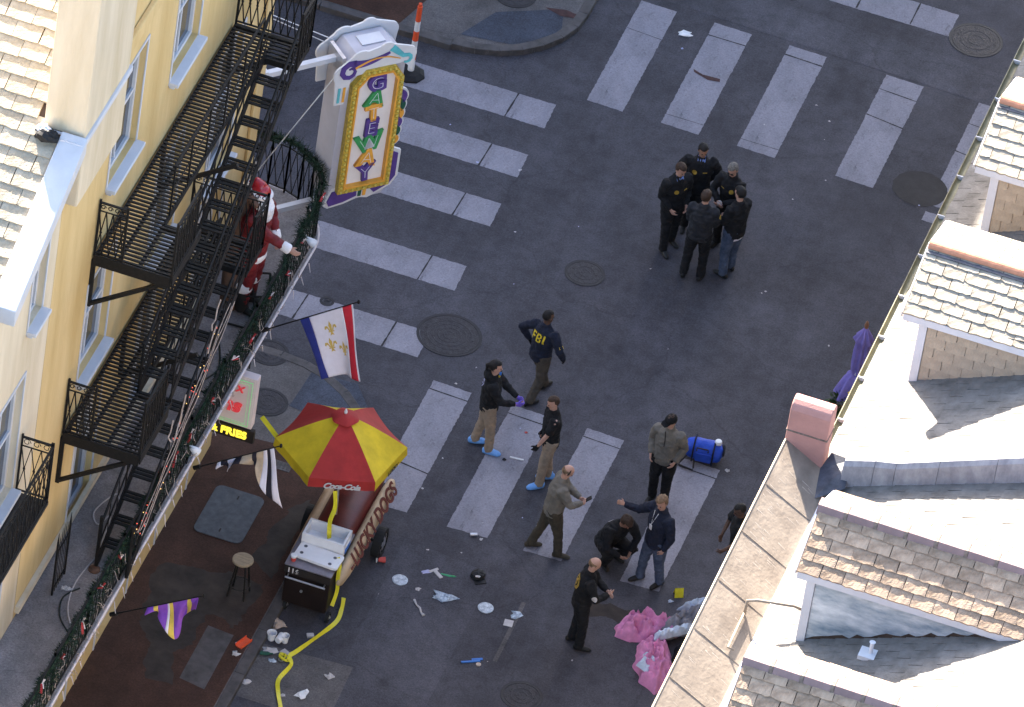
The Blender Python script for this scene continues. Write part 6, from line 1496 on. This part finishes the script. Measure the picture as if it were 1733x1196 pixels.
person('woman in black hoodie with violet gloves and blue shoe covers', (.30, -2.40), (.97, .25), top='cloth_black', legs='khaki', skin='skin_light', hair='hair_black', hair_style='pony', shoes='bootie', hood=True, head=(.1, 0, 0), feet=((-.10, -.14), (.12, .10)), hands=((.02, .42, 1.14), (.18, .40, 1.12)), poles=((-.7, -.4, -.8), (.7, -.2, -.8)), gloves='glove_violet', bulk=1.08, seed=8, extras=crime)
def hand_glove(c):
    for i in (0, 1):
        S_, E_, W_ = c['arm'][i]; d = (W_-E_).normalized(); m = MB(); out = c['SX']*(-1 if i == 0 else 1)
        hand(m, W_, d, -out*.8-c['FW']*.2, (c['FW'] if abs(d.z) > .6 else V((0, 0, 1))), .55, 1.12); solid('glove', m, 'cloth_black', c['t'], .009, 1)
    c['decal']('shoulder_mark', c['disc'](.03), 'paper', c['sh'][1].lerp(c['arm'][1][1], .3), c['FW'], c['T'], -c['SX'], .006)
person('man in black short-sleeved shirt, khaki trousers and blue shoe covers', (1.44, -2.78), (-.86, -.50), top='cloth_black', legs='khaki', skin='skin_light', hair='hair_brown', hair_style='crop', shoes='bootie', sleeve=False, head=(.25, .1, 0), feet=((-.10, .10), (.11, -.10)), hands=((-.14, .26, .84), (.28, .05, .86)), seed=9, lean=.04, extras=hand_glove)
def phone(c):
    w0, w1 = c['arm'][0][2], c['arm'][1][2]; p = (w0+w1)/2+V((.0, .10, .03)); o = MB().box(-.038, .038, -.008, .008, -.075, .075).build('phone', 'black_ink', c['t'], world=False, bevel=.004)
    o.location = p; o.rotation_euler = (RAD(-50), 0, 0)
    m = MB(); m.tube([c['hc']+c['HU']*(.105*math.sin(RAD(a)))+c['hs']*(.085*math.cos(RAD(a)))-c['hf']*.005 for a in range(0, 181, 15)], .012, 6); m.build('headband', 'black_ink', c['t'], world=False)
person('balding man in grey jacket looking at the phone in his hands', (2.00, -4.30), (.93, .36), top='grey_fleece', legs='olive_trouser', skin='skin_light', hair='hair_fair', hair_style='bald', shoes='olive_trouser', head=(.55, 0, 0), lean=.10, feet=((-.10, -.26), (.12, .16)), hands=((-.02, .38, 1.12), (.10, .40, 1.12)), poles=((-.9, -.3, -.6), (.9, -.3, -.6)), bulk=1.14, seed=10, extras=phone)
def lanyard(c):
    MB().tube([c['nk']+c['FW']*.11+c['SX']*.03, c['P0']+c['T']*.40+c['FW']*.155, c['P0']+c['T']*.28+c['FW']*.16], .008, 5).build('lanyard', 'black_ink', c['t'], world=False)
person('man in grey fleece and black cap with hands in pockets by the blue bag', (3.20, -2.36), (-.10, -1), top='grey_fleece', legs='cloth_black', skin='skin_light', hair='hair_brown', cap='cloth_black', head=(.30, -.45, 0), feet=((-.12, .06), (.10, 0)), hands=((-.20, .10, .96), (.21, .10, .96)), poles=((-.5, -1, 0), (.5, -1, 0)), bulk=1.10, seed=11, extras=lanyard)
def jeans_x(c):
    MB().box(-.03, .03, -.005, .005, -.045, .045).build('pass_card', 'white_ink', c['t'], world=False).location = c['P0']+c['T']*.27+c['FW']*.175
    MB().tube([c['nk']+c['FW']*.10-c['SX']*.05, c['P0']+c['T']*.31+c['FW']*.17, c['nk']+c['FW']*.10+c['SX']*.05], .006, 5).build('lanyard', 'white_ink', c['t'], world=False)
    S_, E_, W_ = c['arm'][1]; c['decal']('sleeve_stripe', ([(-.012, -.12), (.012, -.12), (.012, .12), (-.012, .12)], [(0, 1, 2, 3)]), 'paper', c['P0']+c['T']*.28+c['SX']*.16, c['FW'], c['T'], -c['SX'], .006)
person('grey-haired man in dark jacket and jeans stretching one arm out', (3.68, -4.28), (-.62, -.78), top='cloth_navy', legs='jeans', skin='skin_light', hair='hair_fair', hair_style='curly', head=(.35, .35, 0), feet=((-.12, -.10), (.14, .10)), hands=((-.26, .06, .90), (.52, .34, 1.34)), poles=((-1, -.5, 0), (.3, -.3, -1)), bulk=1.16, seed=12, jacket_len=.14, extras=jeans_x)
def dea(c):
    c['decal']('round_emblem', c['ring'](.075, .125), 'badge_gold', c['P0']+c['T']*.33, c['SX'], c['T'], c['FW'], .007)
    c['decal']('emblem_centre', c['ring'](.02, .05, 12), 'badge_gold', c['P0']+c['T']*.33, c['SX'], c['T'], c['FW'], .007)
    c['decal']('sleeve_patch', c['disc'](.045), 'paper', c['arm'][1][0].lerp(c['arm'][1][1], .75), c['FW'], c['T'], -c['SX'], .008)
person('balding person in black jacket with yellow ring emblem, hands pressed together', (3.07, -6.17), (.95, .30), top='cloth_black', legs='cloth_black', skin='skin_light', hair='hair_fair', hair_style='bald', head=(.45, 0, 0), lean=.08, feet=((-.09, -.06), (.11, .06)), hands=((.02, .36, 1.16), (.10, .36, 1.16)), poles=((-.9, -.3, -.5), (.9, -.3, -.5)), curl=.15, bulk=1.12, seed=13, palms=((1, 0, 0), (-1, 0, 0)), extras=dea)
def squat_x(c):
    c['decal']('round_patch', c['disc'](.045), 'litter_lilac', c['P0']+c['T']*.22-c['SX']*.06, c['SX'], c['T'], c['FW'], .007)
    c['decal']('back_mark', ([(-.05, -.015), (.05, -.015), (.05, .03), (-.05, .03)], [(0, 1, 2, 3)]), 'paper', c['P0']+c['T']*.36+c['SX']*.03, c['SX'], c['T'], c['FW'], .007)
person('crouching person in black with brown hair between the standing investigators', (2.86, -4.02), (.80, -.60), top='cloth_black', legs='cloth_black', skin='skin_mid', hair='hair_brown', hair_style='curly', pelvis=.40, lean=.50, head=(.5, 0, 0), feet=((-.13, .08), (.13, .14)), foot_yaw=(15, -15), hands=((-.10, .46, .42), (.12, .48, .44)), poles=((-1, -.3, .2), (1, -.3, .2)), bulk=1.14, seed=14, extras=squat_x)
person('person in black shirt mostly hidden under the brown roof edge', (4.90, -3.86), (-.80, -.55), top='cloth_black', legs='olive_trouser', skin='skin_dark', hair='hair_black', hair_style='crop', sleeve=False, head=(.3, 0, 0), lean=.12, feet=((-.10, .02), (.11, .10)), hands=((-.12, .32, .96), (.28, .20, .95)), poles=((-1, -.4, 0), (1, -.4, 0)), bulk=1.1, seed=15)

# --- red-suited figure on the balcony
def santa_x(c):
    t = c['t']; W = lambda m, n, mt, **k: m.build(n, mt, t, world=False, **k)
    hc, HU, hf, hs, P0, T, SX, FW = c['hc'], c['HU'], c['hf'], c['hs'], c['P0'], c['T'], c['SX'], c['FW']
    m = MB(); m.ell(hc+HU*.055-hf*.01, (hs*.105, hf*.125, HU*.10), 16, 10); m.loft([hc+HU*.11-hf*.03, hc+HU*.15-hf*.10, hc+HU*.08-hf*.17], [.08, .055, .03], hs, 12); solid('hat', m, 'santa_gloss', t, .012, 3)
    m = MB(); m.tube([hc+HU*.035+(hs*math.cos(RAD(a))*.100+hf*(math.sin(RAD(a))*.122-.006)) for a in range(0, 361, 20)], .032, 10); W(m, 'hat_trim', 'fur_white', smooth=True)
    m = MB(); m.ell(hc+HU*.07-hf*.19, (hs*.04, hf*.04, HU*.04), 10, 8); W(m, 'pompom', 'fur_white', smooth=True)
    m = MB(); m.loft([hc-HU*.04+hf*.07, hc-HU*.14+hf*.12, hc-HU*.27+hf*.14, hc-HU*.40+hf*.13], [(.095, .06), (.13, .085), (.105, .07), (.03, .025)], hs, 16); m.loft([hc-HU*.02-hs*.07+hf*.01, hc-HU*.12-hs*.07+hf*.05], [.035, .05], hs, 10); m.loft([hc-HU*.02+hs*.07+hf*.01, hc-HU*.12+hs*.07+hf*.05], [.035, .05], hs, 10); solid('beard', m, 'fur_white', t, .013, 2, .010, 16, 3)
    for i in (0, 1):
        S_, E_, W_ = c['arm'][i]; d = (W_-E_).normalized(); m = MB(); m.loft([W_-d*.07, W_+d*.005], [.060, .062], FW, 14, .5); W(m, 'cuff', 'fur_white', smooth=True)
    m = MB(); m.loft([P0-T*.17, P0-T*.10], [(.215, .175), (.215, .172)], SX, 20, .4); W(m, 'coat_hem', 'fur_white', smooth=True)
    m = MB(); m.loft([P0+T*.03, P0+T*.08], [(.205, .165), (.205, .165)], SX, 20, .3); W(m, 'belt', 'black_ink', smooth=True)
    for s in (-1, 1): m = MB(); m.loft([V((s*.11, .0, .34)), V((s*.11, .0, .42))], [.105, .105], X_, 14, .4); W(m, 'leg_cuff', 'fur_white', smooth=True)
    for s in (-1, 1): m = MB(); m.loft([V((s*.11, .0, .05)), V((s*.11, .0, .20)), V((s*.11, 0, .34))], [.085, .085, .09], X_, 14, .4); W(m, 'boot_shaft', 'shoe', smooth=True)
X_ = V((1, 0, 0))
st = person('life-size red-suited Christmas figure with white beard on the balcony', (-2.90, -6.0, BZ), (.99, -.10), cat='statue', name='christmas_figure', top='santa_red', legs='santa_red', skin='skin_light', hair='fur_white', head=(.15, 0, 0), feet=((-.11, 0), (.11, 0)), hands=((-.20, .20, .98), (.22, .60, 1.20)), poles=((-1, -.3, -.3), (1, -.3, -.3)), bulk=1.22, seed=16, curl=.35, extras=santa_x)
st.scale = (1.30, 1.30, 1.32)
t = thing('reindeer_figure', 'brown reindeer figure with pale antlers behind the red-suited figure', 'statue', (-3.12, -6.1, BZ))
m = MB(); m.loft([(0, 0, 1.0), (0, .02, 1.7), (.02, 0, 2.15)], [.16, .11, .09], (1, 0, 0), 14); m.loft([(.02, 0, 2.2), (.12, -.06, 2.22), (.26, -.12, 2.12)], [.09, .08, .05], (0, 1, 0), 12); m.loft([(0, 0, .25), (0, 0, 1.1)], [(.15, .2), (.18, .24)], (1, 0, 0), 14)
for x, y in ((-.08, -.1), (.08, -.1), (-.08, .1), (.08, .1)): m.loft([(x, y, .02), (x, y, .4)], [.045, .06], (1, 0, 0), 10)
for s in (-1, 1): m.loft([(0, .07*s, 2.25), (-.04, .15*s, 2.30)], [(.03, .02), (.035, .012)], (0, 0, 1), 8)
solid('body', m, 'deer_brown', t, .02, 3)
for s in (-1, 1):
    m = MB(); q = [(0, .05*s, 2.26), (-.02, .12*s, 2.36), (.0, .22*s, 2.44), (.06, .28*s, 2.56), (.10, .27*s, 2.66)]
    m.tube(q, [.024, .024, .022, .018, .008], 8); m.tube([q[1], (.06, .13*s, 2.46), (.09, .13*s, 2.54)], [.02, .016, .007], 7); m.tube([q[2], (.02, .20*s, 2.54), (.0, .18*s, 2.62)], [.018, .014, .006], 7); m.tube([q[3], (.0, .34*s, 2.64)], [.016, .006], 7); m.build('antler', 'antler', t, world=False, smooth=True)
